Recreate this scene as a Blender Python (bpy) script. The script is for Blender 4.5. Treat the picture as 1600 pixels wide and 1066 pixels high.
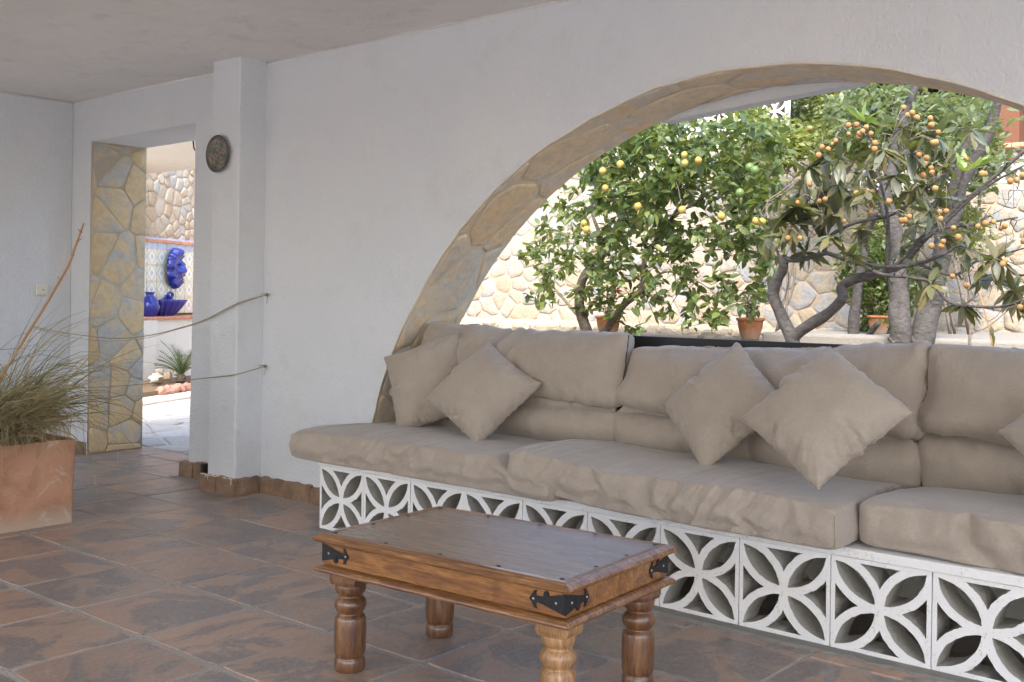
import bpy, math, random, time
import numpy as np
from mathutils import Vector, Matrix, noise

T0 = time.time()
sc = bpy.context.scene
for o in list(bpy.data.objects):
    bpy.data.objects.remove(o)

# ------------------------------------------------------------------ camera, sky, sun
CAM_H = 1.15
YAW = math.radians(39.95)
ROLL = math.atan(.0141)
FPX = 1671.0
cd = bpy.data.cameras.new('camera')
cam = bpy.data.objects.new('camera', cd)
sc.collection.objects.link(cam)
sc.camera = cam
cd.sensor_width = 36.0
cd.lens = FPX / 1600 * 36.0
cd.clip_start = .05
cd.clip_end = 400
cam.location = (0, 0, CAM_H)
cam.matrix_world = Matrix.Translation((0, 0, CAM_H)) @ Matrix.Rotation(YAW, 4, 'Z') @ Matrix.Rotation(math.pi / 2, 4, 'X') @ Matrix.Rotation(ROLL, 4, 'Z')
cd.shift_y = -73.0 / 1600

SUN_EL = math.radians(52)
SUN_AZ = math.radians(-62)      # direction towards the sun, measured from +X
w = bpy.data.worlds.new('World')
sc.world = w
w.use_nodes = True
nt = w.node_tree
nt.nodes.clear()
sky = nt.nodes.new('ShaderNodeTexSky')
sky.sky_type = 'NISHITA'
sky.sun_disc = False
sky.sun_elevation = SUN_EL
sky.sun_rotation = math.pi / 2 - SUN_AZ
sky.dust_density = 3.0
sky.ozone_density = 1.0
bg = nt.nodes.new('ShaderNodeBackground')
bg.inputs['Strength'].default_value = .15
wo = nt.nodes.new('ShaderNodeOutputWorld')
nt.links.new(sky.outputs[0], bg.inputs[0])
nt.links.new(bg.outputs[0], wo.inputs[0])
sl = bpy.data.lights.new('sun', 'SUN')
sun = bpy.data.objects.new('sun', sl)
sc.collection.objects.link(sun)
sl.energy = 1.25
sl.angle = math.radians(14)
sl.color = (1, .95, .86)
sd = Vector((math.cos(SUN_EL) * math.cos(SUN_AZ), math.cos(SUN_EL) * math.sin(SUN_AZ), math.sin(SUN_EL)))
sun.rotation_euler = sd.to_track_quat('Z', 'Y').to_euler()
sc.view_settings.view_transform = 'Standard'
sc.view_settings.look = 'None'
sc.view_settings.gamma = 1
sc.view_settings.exposure = 2.25
sc.view_settings.use_curve_mapping = False
sc.cycles.max_bounces = 10
sc.cycles.diffuse_bounces = 6

# ------------------------------------------------------------------ helpers
def uvpx(x, y):
    dx, dy = x - 800, y - 460
    return (dx * math.cos(ROLL) + dy * math.sin(ROLL)) / FPX, -(dy * math.cos(ROLL) - dx * math.sin(ROLL)) / FPX

def ray(x, y):
    u, v = uvpx(x, y)
    ca, sa = math.cos(YAW), math.sin(YAW)
    return Vector((-sa + u * ca, ca + u * sa, v))

def atY(x, y, Y):                 # the place at distance Y from the lens that the survey point (x, y) of the photo shows
    d = ray(x, y)
    return Vector((0, 0, CAM_H)) + d * (Y / d.y)

def atX(x, y, X):
    d = ray(x, y)
    return Vector((0, 0, CAM_H)) + d * (X / d.x)

def tag(o, label=None, cat=None, group=None, kind=None):
    if label: o['label'] = label
    if cat: o['category'] = cat
    if group: o['group'] = group
    if kind: o['kind'] = kind
    return o

def link(name, me, mats=None, parent=None, smooth=False, mat_=None):
    o = bpy.data.objects.new(name, me)
    sc.collection.objects.link(o)
    if mats is not None:
        if not isinstance(mats, (list, tuple)):
            mats = [mats]
        if len(me.materials) == 0:
            for m in mats:
                me.materials.append(m)
    if smooth:
        me.polygons.foreach_set('use_smooth', [True] * len(me.polygons))
    if parent is not None:
        o.parent = parent
    if mat_ is not None:
        o.matrix_world = mat_
    return o

def empty(name, loc=(0, 0, 0), rz=0.0):
    o = bpy.data.objects.new(name, None)
    sc.collection.objects.link(o)
    o.location = loc
    o.rotation_euler = (0, 0, rz)
    o.empty_display_size = .05
    return o

def mesh(name, V, F, mi=None):
    me = bpy.data.meshes.new(name)
    me.from_pydata([tuple(v) for v in V], [], F)
    if mi is not None:
        me.polygons.foreach_set('material_index', mi)
    me.update()
    return me

class MB:
    def __init__(s):
        s.V = []; s.F = []; s.M = []
    def add(s, V, F, m=0):
        b = len(s.V)
        s.V += [Vector(v) for v in V]
        s.F += [tuple(b + i for i in f) for f in F]
        s.M += [m] * len(F)
        return s
    def box(s, x0, x1, y0, y1, z0, z1, m=0):
        V = [(x, y, z) for x in (x0, x1) for y in (y0, y1) for z in (z0, z1)]
        F = [(0, 1, 3, 2), (4, 6, 7, 5), (0, 4, 5, 1), (2, 3, 7, 6), (0, 2, 6, 4), (1, 5, 7, 3)]
        return s.add(V, F, m)
    def tube(s, P, R, n=8, m=0, cap=True):
        P = [Vector(p) for p in P]
        if not isinstance(R, (list, tuple)):
            R = [R] * len(P)
        V = []; F = []
        t0 = (P[1] - P[0]).normalized()
        up = Vector((0, 0, 1)) if abs(t0.z) < .9 else Vector((1, 0, 0))
        a = t0.cross(up).normalized()
        for i, p in enumerate(P):
            t = (P[min(i + 1, len(P) - 1)] - P[max(i - 1, 0)])
            if t.length < 1e-9: t = t0
            t.normalize()
            a = (a - t * a.dot(t))
            if a.length < 1e-6: a = t.orthogonal()
            a.normalize()
            b = t.cross(a)
            for k in range(n):
                th = 2 * math.pi * k / n
                V.append(p + (a * math.cos(th) + b * math.sin(th)) * R[i])
        for i in range(len(P) - 1):
            for k in range(n):
                k2 = (k + 1) % n
                F.append((i * n + k, i * n + k2, (i + 1) * n + k2, (i + 1) * n + k))
        if cap:
            F.append(tuple(range(n - 1, -1, -1)))
            F.append(tuple((len(P) - 1) * n + k for k in range(n)))
        return s.add(V, F, m)
    def lathe(s, prof, n=24, c=(0, 0, 0), m=0, sx=1, sy=1):
        V = []; F = []
        for r, z in prof:
            for k in range(n):
                th = 2 * math.pi * k / n
                V.append((c[0] + r * math.cos(th) * sx, c[1] + r * math.sin(th) * sy, c[2] + z))
        for i in range(len(prof) - 1):
            for k in range(n):
                k2 = (k + 1) % n
                F.append((i * n + k, i * n + k2, (i + 1) * n + k2, (i + 1) * n + k))
        F.append(tuple(range(n - 1, -1, -1)))
        F.append(tuple((len(prof) - 1) * n + k for k in range(n)))
        return s.add(V, F, m)
    def me(s, name):
        return mesh(name, s.V, s.F, s.M)
    def build(s, name, mats, parent=None, smooth=False, mat_=None):
        return link(name, s.me(name), mats, parent, smooth, mat_)

def bevel(o, wd=.005, seg=2, ang=35):
    m = o.modifiers.new('bevel', 'BEVEL')
    m.width = wd; m.segments = seg; m.limit_method = 'ANGLE'; m.angle_limit = math.radians(ang)
    m.harden_normals = False
    return o

def smooth_path(P, k=4):
    P = [Vector(p) for p in P]
    if len(P) < 3: return P
    Q = [P[0] * 2 - P[1]] + P + [P[-1] * 2 - P[-2]]
    out = []
    for i in range(1, len(Q) - 2):
        for j in range(k):
            t = j / k
            p0, p1, p2, p3 = Q[i - 1], Q[i], Q[i + 1], Q[i + 2]
            out.append(.5 * ((2 * p1) + (p2 - p0) * t + (2 * p0 - 5 * p1 + 4 * p2 - p3) * t * t + (3 * p1 - p0 - 3 * p2 + p3) * t ** 3))
    out.append(P[-1])
    return out

# ------------------------------------------------------------------ materials
def lin(*c):
    return (c[0], c[1], c[2], 1)

class Mat:
    def __init__(s, name, rough=.8, spec=.3):
        s.m = bpy.data.materials.new(name)
        s.m.use_nodes = True
        s.t = s.m.node_tree
        s.p = s.t.nodes['Principled BSDF']
        s.p.inputs['Roughness'].default_value = rough
        s.p.inputs['Specular IOR Level'].default_value = spec
    def n(s, ty, **kw):
        x = s.t.nodes.new(ty)
        for k, v in kw.items():
            setattr(x, k, v)
        return x
    def l(s, a, b):
        s.t.links.new(a, b)
    def coord(s, kind='Object', scale=None):
        c = s.n('ShaderNodeTexCoord')
        out = c.outputs[kind] if kind != 'World' else s.n('ShaderNodeNewGeometry').outputs['Position']
        if scale is not None:
            mp = s.n('ShaderNodeMapping')
            mp.inputs['Scale'].default_value = scale if isinstance(scale, (tuple, list)) else (scale,) * 3
            s.l(out, mp.inputs[0])
            out = mp.outputs[0]
        return out
    def noise(s, co, scale, detail=4, rough=.55, dist=0):
        x = s.n('ShaderNodeTexNoise')
        x.inputs['Scale'].default_value = scale
        x.inputs['Detail'].default_value = detail
        x.inputs['Roughness'].default_value = rough
        x.inputs['Distortion'].default_value = dist
        if co is not None: s.l(co, x.inputs['Vector'])
        return x.outputs['Fac']
    def ramp(s, fac, stops, inter='LINEAR'):
        r = s.n('ShaderNodeValToRGB')
        r.color_ramp.interpolation = inter
        e = r.color_ramp.elements
        while len(e) > 1: e.remove(e[-1])
        for i, (p, c) in enumerate(stops):
            x = e[0] if i == 0 else e.new(p)
            x.position = p
            x.color = lin(*c) if isinstance(c, (tuple, list)) else (c, c, c, 1)
        s.l(fac, r.inputs[0])
        return r.outputs['Color']
    def mix(s, fac, a, b, mode='MIX'):
        x = s.n('ShaderNodeMix', data_type='RGBA', blend_type=mode)
        for v, i in ((fac, 0), (a, 6), (b, 7)):
            if hasattr(v, 'links') or hasattr(v, 'is_linked'): s.l(v, x.inputs[i])
            elif i == 0: x.inputs[0].default_value = v
            else: x.inputs[i].default_value = lin(*v)
        return x.outputs[2]
    def math(s, op, a, b=None):
        x = s.n('ShaderNodeMath', operation=op)
        for i, v in enumerate((a, b)):
            if v is None: continue
            if hasattr(v, 'is_linked'): s.l(v, x.inputs[i])
            else: x.inputs[i].default_value = v
        return x.outputs[0]
    def rand(s):
        return s.n('ShaderNodeObjectInfo').outputs['Random']
    def offset(s, co, rnd, k=37.0):
        v = s.n('ShaderNodeVectorMath', operation='ADD')
        c = s.n('ShaderNodeCombineXYZ')
        m = s.math('MULTIPLY', rnd, k)
        for i in range(3): s.l(m, c.inputs[i])
        s.l(co, v.inputs[0]); s.l(c.outputs[0], v.inputs[1])
        return v.outputs[0]
    def color(s, c):
        if hasattr(c, 'is_linked'): s.l(c, s.p.inputs['Base Color'])
        else: s.p.inputs['Base Color'].default_value = lin(*c)
        return s
    def rough(s, v):
        if hasattr(v, 'is_linked'): s.l(v, s.p.inputs['Roughness'])
        else: s.p.inputs['Roughness'].default_value = v
        return s
    def bump(s, h, strength=.3, dist=.01, prev=None):
        b = s.n('ShaderNodeBump')
        b.inputs['Strength'].default_value = strength
        b.inputs['Distance'].default_value = dist
        s.l(h, b.inputs['Height'])
        if prev is not None: s.l(prev, b.inputs['Normal'])
        s.l(b.outputs[0], s.p.inputs['Normal'])
        return b.outputs[0]

def m_plaster(name, base, warm, bumpk=.5, dirt=.12):
    m = Mat(name, .92, .2)
    co = m.coord('World')
    n1 = m.noise(co, 1.1, 5, .6)
    n2 = m.noise(co, 7, 4, .6)
    c = m.mix(m.ramp(n1, [(.35, 0.), (.7, 1.)]), base, warm)
    c = m.mix(m.math('MULTIPLY', m.ramp(n2, [(.55, 0.), (.8, 1.)]), dirt), c, (.45, .40, .35))
    m.color(c)
    mp = m.n('ShaderNodeMapping'); mp.inputs['Scale'].default_value = (1, 1, .62)
    m.l(co, mp.inputs[0])
    a = m.noise(mp.outputs[0], 95, 3, .5)
    b = m.noise(mp.outputs[0], 9, 3, .5)
    n = m.bump(m.ramp(a, [(.36, 0.), (.68, 1.)]), bumpk * 1.3, .008)
    m.bump(b, .4, .03, n)
    return m.m

PLASTER = m_plaster('white_plaster', (.655, .685, .735), (.695, .71, .735), .28, .16)
CEIL = m_plaster('ceiling_plaster', (.83, .815, .80), (.75, .73, .71), .16, .3)
WHITE_OUT = m_plaster('outdoor_white_paint', (.78, .75, .68), (.72, .68, .6), .3, .3)

def m_mortar(name, a, b, sc_=30):
    m = Mat(name, .95, .15)
    co = m.coord('World')
    n = m.noise(co, sc_, 5, .65)
    n2 = m.noise(co, 3, 4, .6)
    m.color(m.mix(n2, m.mix(n, a, b), m.mix(n, b, a)))
    m.bump(n, .6, .012)
    return m.m
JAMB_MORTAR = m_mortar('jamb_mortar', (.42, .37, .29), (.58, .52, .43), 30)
MORTAR = m_mortar('mortar', (.58, .50, .39), (.74, .65, .52), 22)
GROUT = m_mortar('grout', (.32, .29, .25), (.53, .48, .43), 60)
CONCRETE = m_mortar('concrete', (.20, .19, .17), (.30, .285, .26), 45)
PALE_MORTAR = m_mortar('pale_mortar', (.38, .31, .23), (.48, .41, .31), 14)
PAVE_JOINT = m_mortar('paving_mortar', (.40, .37, .33), (.52, .49, .44), 25)
SOIL = m_mortar('soil', (.10, .07, .045), (.2, .15, .10), 20)
GROUNDM = m_mortar('dry_ground', (.20, .17, .13), (.31, .265, .21), 8)

def m_stone(name, cols, vein=(.55, .55, .52), bumpk=.6, patch=.5, sc_=5, rough=.85):
    m = Mat(name, rough, .25)
    r = m.rand()
    co = m.offset(m.coord('World'), r, 11)
    n1 = m.noise(co, sc_, 5, .6, .6)
    n2 = m.noise(co, sc_ * 6, 6, .65, .4)
    v = m.math('ADD', m.math('MULTIPLY', r, 1 - patch * .6), m.math('MULTIPLY', m.math('SUBTRACT', n1, .5), patch * 2.2))
    k = len(cols)
    c = m.ramp(v, [((i + .3) / k, cc) for i, cc in enumerate(cols)])
    c = m.mix(m.ramp(n2, [(.3, .35), (.62, 0.)]), c, tuple(x * .45 for x in cols[0]))
    c = m.mix(m.ramp(n2, [(.62, 0.), (.8, .45)]), c, vein)
    m.color(c)
    m.bump(n2, bumpk, .012)
    return m.m
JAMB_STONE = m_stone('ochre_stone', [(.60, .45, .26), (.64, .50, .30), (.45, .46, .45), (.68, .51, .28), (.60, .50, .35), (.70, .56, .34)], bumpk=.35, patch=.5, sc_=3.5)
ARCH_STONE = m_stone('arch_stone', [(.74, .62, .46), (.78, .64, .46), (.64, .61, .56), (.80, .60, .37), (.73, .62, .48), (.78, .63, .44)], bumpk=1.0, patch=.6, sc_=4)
WALL_STONE = m_stone('pale_garden_stone', [(.40, .33, .24), (.44, .37, .28), (.31, .34, .38), (.45, .38, .28), (.37, .33, .28), (.36, .38, .40), (.47, .44, .38)], vein=(.54, .50, .43), patch=.55, sc_=6, bumpk=1.0)
COURT_STONE = m_stone('courtyard_wall_stone', [(.44, .34, .23), (.50, .41, .30), (.42, .42, .41), (.47, .37, .26), (.54, .49, .41)], vein=(.58, .54, .48), patch=.35, sc_=6)
PAVE_STONE = m_stone('paving_stone', [(.42, .40, .37), (.50, .48, .45), (.40, .41, .42), (.55, .50, .44)], vein=(.62, .6, .56), bumpk=.3, patch=.5, sc_=3)

def m_tile():
    m = Mat('slate_terracotta_tile', .5, .5)
    r = m.rand()
    co = m.offset(m.coord('World'), r, 23)
    mp = m.n('ShaderNodeMapping'); mp.inputs['Scale'].default_value = (1, 1.45, 1); mp.inputs['Rotation'].default_value = (0, 0, .4)
    vr = m.n('ShaderNodeVectorRotate', rotation_type='Z_AXIS'); m.l(co, vr.inputs['Vector']); m.l(m.math('MULTIPLY', m.ramp(r, [(0, 0.), (.25, .9), (.5, .2), (.75, .7), (1, .4)]), 3.1), vr.inputs['Angle'])
    m.l(vr.outputs[0], mp.inputs[0]); co2 = mp.outputs[0]
    n1 = m.noise(co2, 2.6, 6, .62, .8)
    n2 = m.noise(co2, 7, 8, .72, 1.6)
    n3 = m.noise(co, 70, 5, .7)
    base = m.ramp(r, [(0, (.29, .21, .17)), (.2, (.40, .26, .19)), (.4, (.30, .245, .215)), (.6, (.36, .25, .195)), (.8, (.43, .28, .195)), (1, (.26, .215, .19))])
    c = m.mix(m.ramp(n1, [(.49, 0.), (.54, .8)]), base, (.175, .165, .165))
    c = m.mix(m.ramp(n2, [(.57, 0.), (.62, .65)]), c, (.46, .30, .215))
    c = m.mix(m.ramp(n1, [(.36, .55), (.41, 0.)]), c, (.40, .25, .175))
    c = m.mix(m.ramp(n3, [(.45, 0.), (.8, .5)]), c, (.48, .43, .39))
    m.color(c)
    m.rough(m.ramp(n2, [(.3, .26), (.7, .48)]))
    h = m.math('ADD', m.math('MULTIPLY', n1, 1.), m.math('MULTIPLY', n2, .5))
    n = m.bump(h, .35, .012)
    m.bump(n3, .12, .003, n)
    return m.m
TILE = m_tile()

def m_skirt():
    m = Mat('skirting_tile', .6, .35)
    co = m.coord('World')
    n1 = m.noise(co, 9, 6, .65, .5); n2 = m.noise(co, 50, 5, .7)
    c = m.ramp(n1, [(.3, (.15, .10, .07)), (.5, (.24, .15, .095)), (.68, (.30, .21, .15)), (.8, (.4, .33, .27))])
    c = m.mix(m.ramp(n2, [(.58, 0.), (.75, .5)]), c, (.45, .41, .36))
    m.color(c); m.bump(n2, .3, .005)
    return m.m
SKIRT = m_skirt()

def m_fabric():
    m = Mat('taupe_cotton', .93, .12)
    r = m.rand()
    co = m.coord('Object')
    n1 = m.noise(co, 7, 4, .6)
    mp = m.n('ShaderNodeMapping'); mp.inputs['Scale'].default_value = (60, 420, 200); m.l(co, mp.inputs[0])
    n2 = m.noise(mp.outputs[0], 1, 3, .6)
    mp2 = m.n('ShaderNodeMapping'); mp2.inputs['Scale'].default_value = (420, 60, 200); m.l(co, mp2.inputs[0])
    n3 = m.noise(mp2.outputs[0], 1, 3, .6)
    c = m.mix(m.ramp(n1, [(.3, 0.), (.7, 1.)]), (.365, .308, .258), (.415, .355, .30))
    f = m.math('ADD', m.math('MULTIPLY', n2, .5), m.math('MULTIPLY', n3, .5))
    c = m.mix(m.ramp(f, [(.35, .35), (.6, 0.)]), c, (.24, .195, .15))
    c = m.mix(m.math('MULTIPLY', r, .12), c, (.30, .25, .2))
    m.color(c)
    n = m.bump(f, .35, .0012)
    mp3 = m.n('ShaderNodeMapping'); mp3.inputs['Scale'].default_value = (14, 7, 5); m.l(co, mp3.inputs[0])
    n4 = m.noise(mp3.outputs[0], 1, 3, .5, 1.6)
    n = m.bump(m.ramp(n4, [(.40, 0.), (.52, 1.), (.64, .1)]), .10, .008, n)
    n5 = m.noise(co, 20, 3, .55, .8)
    m.bump(n5, .25, .012, n)
    m.p.inputs['Sheen Weight'].default_value = .25
    m.p.inputs['Sheen Roughness'].default_value = .5
    return m.m
FABRIC = m_fabric()
PIPING = Mat('dark_zip', .8).color((.06, .05, .045)).m

def m_wood(name, dark, mid, light, axis=(2, 26, 26), rough=.33, coat=.3, worn=0, bumpk=.25):
    m = Mat(name, rough, .5)
    r = m.rand()
    co = m.offset(m.coord('Object'), r, 3)
    mp = m.n('ShaderNodeMapping'); mp.inputs['Scale'].default_value = axis; m.l(co, mp.inputs[0])
    n1 = m.noise(mp.outputs[0], 1, 6, .6, 1.2)
    n2 = m.noise(mp.outputs[0], 6, 5, .7, .3)
    big = m.noise(co, 5, 4, .6, 1.5)
    c = m.ramp(n1, [(.3, dark), (.5, mid), (.68, light)])
    c = m.mix(m.ramp(n2, [(.35, .6), (.55, 0.)]), c, tuple(x * .5 for x in dark))
    c = m.mix(m.ramp(big, [(.56, 0.), (.66, .55)]), c, dark)
    m.color(c)
    rr = m.ramp(n2, [(.3, rough + .25), (.6, rough)])
    m.rough(rr)
    bn = m.bump(n2, bumpk, .004)
    if coat > .9: m.l(bn, m.p.inputs['Coat Normal'])
    m.p.inputs['Coat Weight'].default_value = coat
    if coat > .9: m.p.inputs['Coat IOR'].default_value = 1.9
    m.p.inputs['Coat Roughness'].default_value = .07 if coat > .9 else .12
    return m.m
W_TOP = m_wood('dark_table_top_wood', (.095, .042, .018), (.175, .088, .040), (.27, .15, .07), (2.2, 34, 34), .24, 1.0, bumpk=.40)
W_SIDE = m_wood('orange_brown_wood', (.13, .042, .010), (.29, .115, .025), (.43, .20, .05), (3, 30, 30), .30, .5)
W_MOULD = m_wood('brown_moulding_wood', (.12, .045, .016), (.27, .12, .04), (.41, .22, .085), (3, 40, 40), .30, .5)
W_LEG_D = m_wood('dark_leg_wood', (.09, .036, .015), (.18, .078, .032), (.29, .14, .06), (24, 24, 3), .26, .6)
W_LEG_L = m_wood('light_leg_wood', (.24, .115, .045), (.38, .20, .085), (.52, .31, .15), (24, 24, 3), .34, .3)

def m_iron():
    m = Mat('black_iron', .5, .5)
    n = m.noise(m.coord('Object'), 60, 4, .6)
    m.color(m.ramp(n, [(.3, (.012, .012, .014)), (.7, (.035, .033, .034))]))
    m.p.inputs['Metallic'].default_value = .4
    m.bump(n, .25, .003)
    return m.m
IRON = m_iron()
STEEL = Mat('worn_steel', .35).color((.45, .43, .42)).m
STEEL.node_tree.nodes['Principled BSDF'].inputs['Metallic'].default_value = .9

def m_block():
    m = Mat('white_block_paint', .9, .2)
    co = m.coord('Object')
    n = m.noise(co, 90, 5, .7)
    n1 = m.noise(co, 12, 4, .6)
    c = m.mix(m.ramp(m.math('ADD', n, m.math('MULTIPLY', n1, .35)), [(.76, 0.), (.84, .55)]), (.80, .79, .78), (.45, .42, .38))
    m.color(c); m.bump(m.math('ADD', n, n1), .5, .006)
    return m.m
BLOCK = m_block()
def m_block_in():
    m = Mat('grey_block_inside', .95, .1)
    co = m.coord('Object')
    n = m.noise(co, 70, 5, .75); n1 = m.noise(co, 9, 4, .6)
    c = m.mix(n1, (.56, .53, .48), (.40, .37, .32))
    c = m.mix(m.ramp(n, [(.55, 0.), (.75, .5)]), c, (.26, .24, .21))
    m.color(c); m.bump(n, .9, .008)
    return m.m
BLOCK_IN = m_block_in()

def m_terra(name, base, light, stain, sc_=4, stain_amt=.6):
    m = Mat(name, .85, .25)
    co = m.coord('Object')
    n1 = m.noise(co, sc_, 6, .62, .7); n2 = m.noise(co, sc_ * 8, 6, .7, .3); n3 = m.noise(co, sc_ * 1.7, 7, .7, 1.0)
    c = m.ramp(n1, [(.3, tuple(x * .72 for x in base)), (.5, base), (.7, light)])
    c = m.mix(m.ramp(n3, [(.56, 0.), (.60, stain_amt)]), c, stain)
    c = m.mix(m.ramp(n3, [(.38, .35), (.45, 0.)]), c, tuple(x * .6 for x in base))
    sx = m.n('ShaderNodeSeparateXYZ'); m.l(co, sx.inputs[0])
    low = m.math('ADD', sx.outputs[2], m.math('MULTIPLY', n1, .12))
    c = m.mix(m.ramp(low, [(.06, .75), (.16, 0.)]), c, (.50, .42, .33))
    c = m.mix(m.ramp(n2, [(.62, 0.), (.8, .5)]), c, (.6, .5, .42))
    m.color(c); m.bump(m.math('ADD', n2, n3), .35, .006)
    return m.m
TERRA = m_terra('weathered_terracotta', (.47, .25, .155), (.55, .32, .205), (.62, .50, .41), 4, .45)
TERRA_POT = m_terra('terracotta_pot_clay', (.42, .17, .075), (.50, .24, .12), (.5, .34, .24), 12, .3)
COPING = m_terra('terracotta_coping', (.60, .27, .16), (.66, .36, .24), (.7, .5, .4), 6, .3)

def m_leaf(name, cols, tr=.35, rough=.42, spec=.5):
    m = Mat(name, rough, spec)
    at = m.n('ShaderNodeAttribute'); at.attribute_name = 'var'
    v = m.math('FRACT', m.math('ADD', at.outputs['Fac'], m.rand()))
    k = len(cols)
    c = m.ramp(v, [(i / max(1, k - 1), cc) for i, cc in enumerate(cols)])
    n = m.noise(m.coord('World'), 40, 3, .6)
    c = m.mix(m.ramp(n, [(.3, .25), (.6, 0.)]), c, tuple(x * .5 for x in cols[0]))
    m.color(c)
    tb = m.n('ShaderNodeBsdfTranslucent')
    m.l(m.mix(.5, c, (.35, .42, .04)), tb.inputs[0])
    mx = m.n('ShaderNodeMixShader'); mx.inputs[0].default_value = tr
    out = [x for x in m.t.nodes if x.type == 'OUTPUT_MATERIAL'][0]
    m.l(m.p.outputs[0], mx.inputs[1]); m.l(tb.outputs[0], mx.inputs[2]); m.l(mx.outputs[0], out.inputs[0])
    return m.m
LEMON_LEAF = m_leaf('lemon_leaf', [(.05, .085, .028), (.075, .12, .036), (.105, .155, .042), (.065, .105, .05), (.15, .195, .055), (.21, .23, .065)], .35)
LOQUAT_LEAF = m_leaf('loquat_leaf', [(.07, .085, .05), (.10, .105, .045), (.14, .12, .055), (.08, .105, .085), (.18, .145, .065), (.11, .135, .055)], .22)
LOQUAT_YOUNG = m_leaf('young_loquat_leaf', [(.16, .26, .06), (.2, .3, .08), (.14, .22, .06)], .4)
BRIGHT_LEAF = m_leaf('bright_shrub_leaf', [(.12, .16, .045), (.20, .23, .06), (.28, .30, .08), (.11, .15, .05), (.34, .35, .12)], .4)
DARK_LEAF = m_leaf('dark_shrub_leaf', [(.05, .085, .03), (.07, .115, .035), (.10, .15, .04), (.14, .19, .05)], .3)
GREY_LEAF = m_leaf('grey_green_leaf', [(.10, .135, .075), (.15, .19, .09), (.08, .115, .06), (.22, .26, .12)], .35)
GRASS_G = m_leaf('green_grass_blade', [(.13, .15, .06), (.19, .19, .085), (.30, .27, .13), (.11, .12, .06), (.38, .33, .18)], .2, .5)
GRASS_D = m_leaf('dry_grass_blade', [(.42, .33, .20), (.52, .42, .27), (.33, .25, .14), (.60, .50, .34)], .15, .7, .2)
SAGO = m_leaf('sago_leaf', [(.04, .08, .02), (.07, .12, .03), (.10, .14, .04)], .15)
DEADLEAF = Mat('rosette_leaf', .5).color((.45, .33, .1)).m

def m_bark(name, a, b, sc_=18):
    m = Mat(name, .9, .2)
    co = m.coord('Object')
    mp = m.n('ShaderNodeMapping'); mp.inputs['Scale'].default_value = (1, 1, 2.2); m.l(co, mp.inputs[0])
    n = m.noise(mp.outputs[0], sc_, 6, .65, .5); n2 = m.noise(co, 4, 4, .6)
    c = m.mix(m.ramp(n, [(.35, 0.), (.65, 1.)]), a, b)
    c = m.mix(m.ramp(n2, [(.55, 0.), (.7, .5)]), c, tuple(x * 1.4 for x in b))
    m.color(c); m.bump(n, .7, .012)
    return m.m
BARK_GREY = m_bark('grey_bark', (.055, .05, .048), (.115, .107, .102), 26)
BARK_TWIG = m_bark('twig_bark', (.16, .135, .11), (.26, .22, .18), 40)
BARK_DARK = m_bark('dark_lemon_bark', (.055, .045, .035), (.13, .11, .085))

def m_fruit(name, a, b, rough=.45):
    m = Mat(name, rough, .4)
    n = m.noise(m.coord('Object'), 60, 4, .6)
    m.color(m.mix(m.rand(), a, b))
    m.bump(n, .15, .002)
    m.p.inputs['Subsurface Weight'].default_value = .08
    m.p.inputs['Subsurface Radius'].default_value = (.02, .01, .004)
    return m.m
LEMON = m_fruit('lemon_peel', (.34, .28, .07), (.36, .25, .06))
GREENLEMON = m_fruit('green_lemon_peel', (.09, .15, .04), (.12, .18, .05))
LOQUAT = m_fruit('loquat_skin', (.34, .17, .065), (.30, .21, .08), .8)

def simple(name, c, rough=.6, spec=.4, metal=0):
    m = Mat(name, rough, spec); m.color(c); m.p.inputs['Metallic'].default_value = metal
    n = m.noise(m.coord('Object'), 35, 4, .6); m.bump(n, .12, .003)
    return m.m
BLACKP = simple('black_painted_board', (.018, .017, .018), .45)
ROPE = simple('hemp_rope', (.36, .29, .19), .9)
BAMBOO = simple('dry_cane', (.40, .22, .10), .55)
PLASTIC = simple('cream_plastic', (.72, .70, .62), .4)
COBALT = simple('cobalt_glaze', (.020, .032, .26), .12, .6)
RED_FLOWER = simple('red_petal', (.6, .03, .06), .6)
BROWNWOOD = simple('stained_post_wood', (.16, .065, .035), .7)

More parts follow.
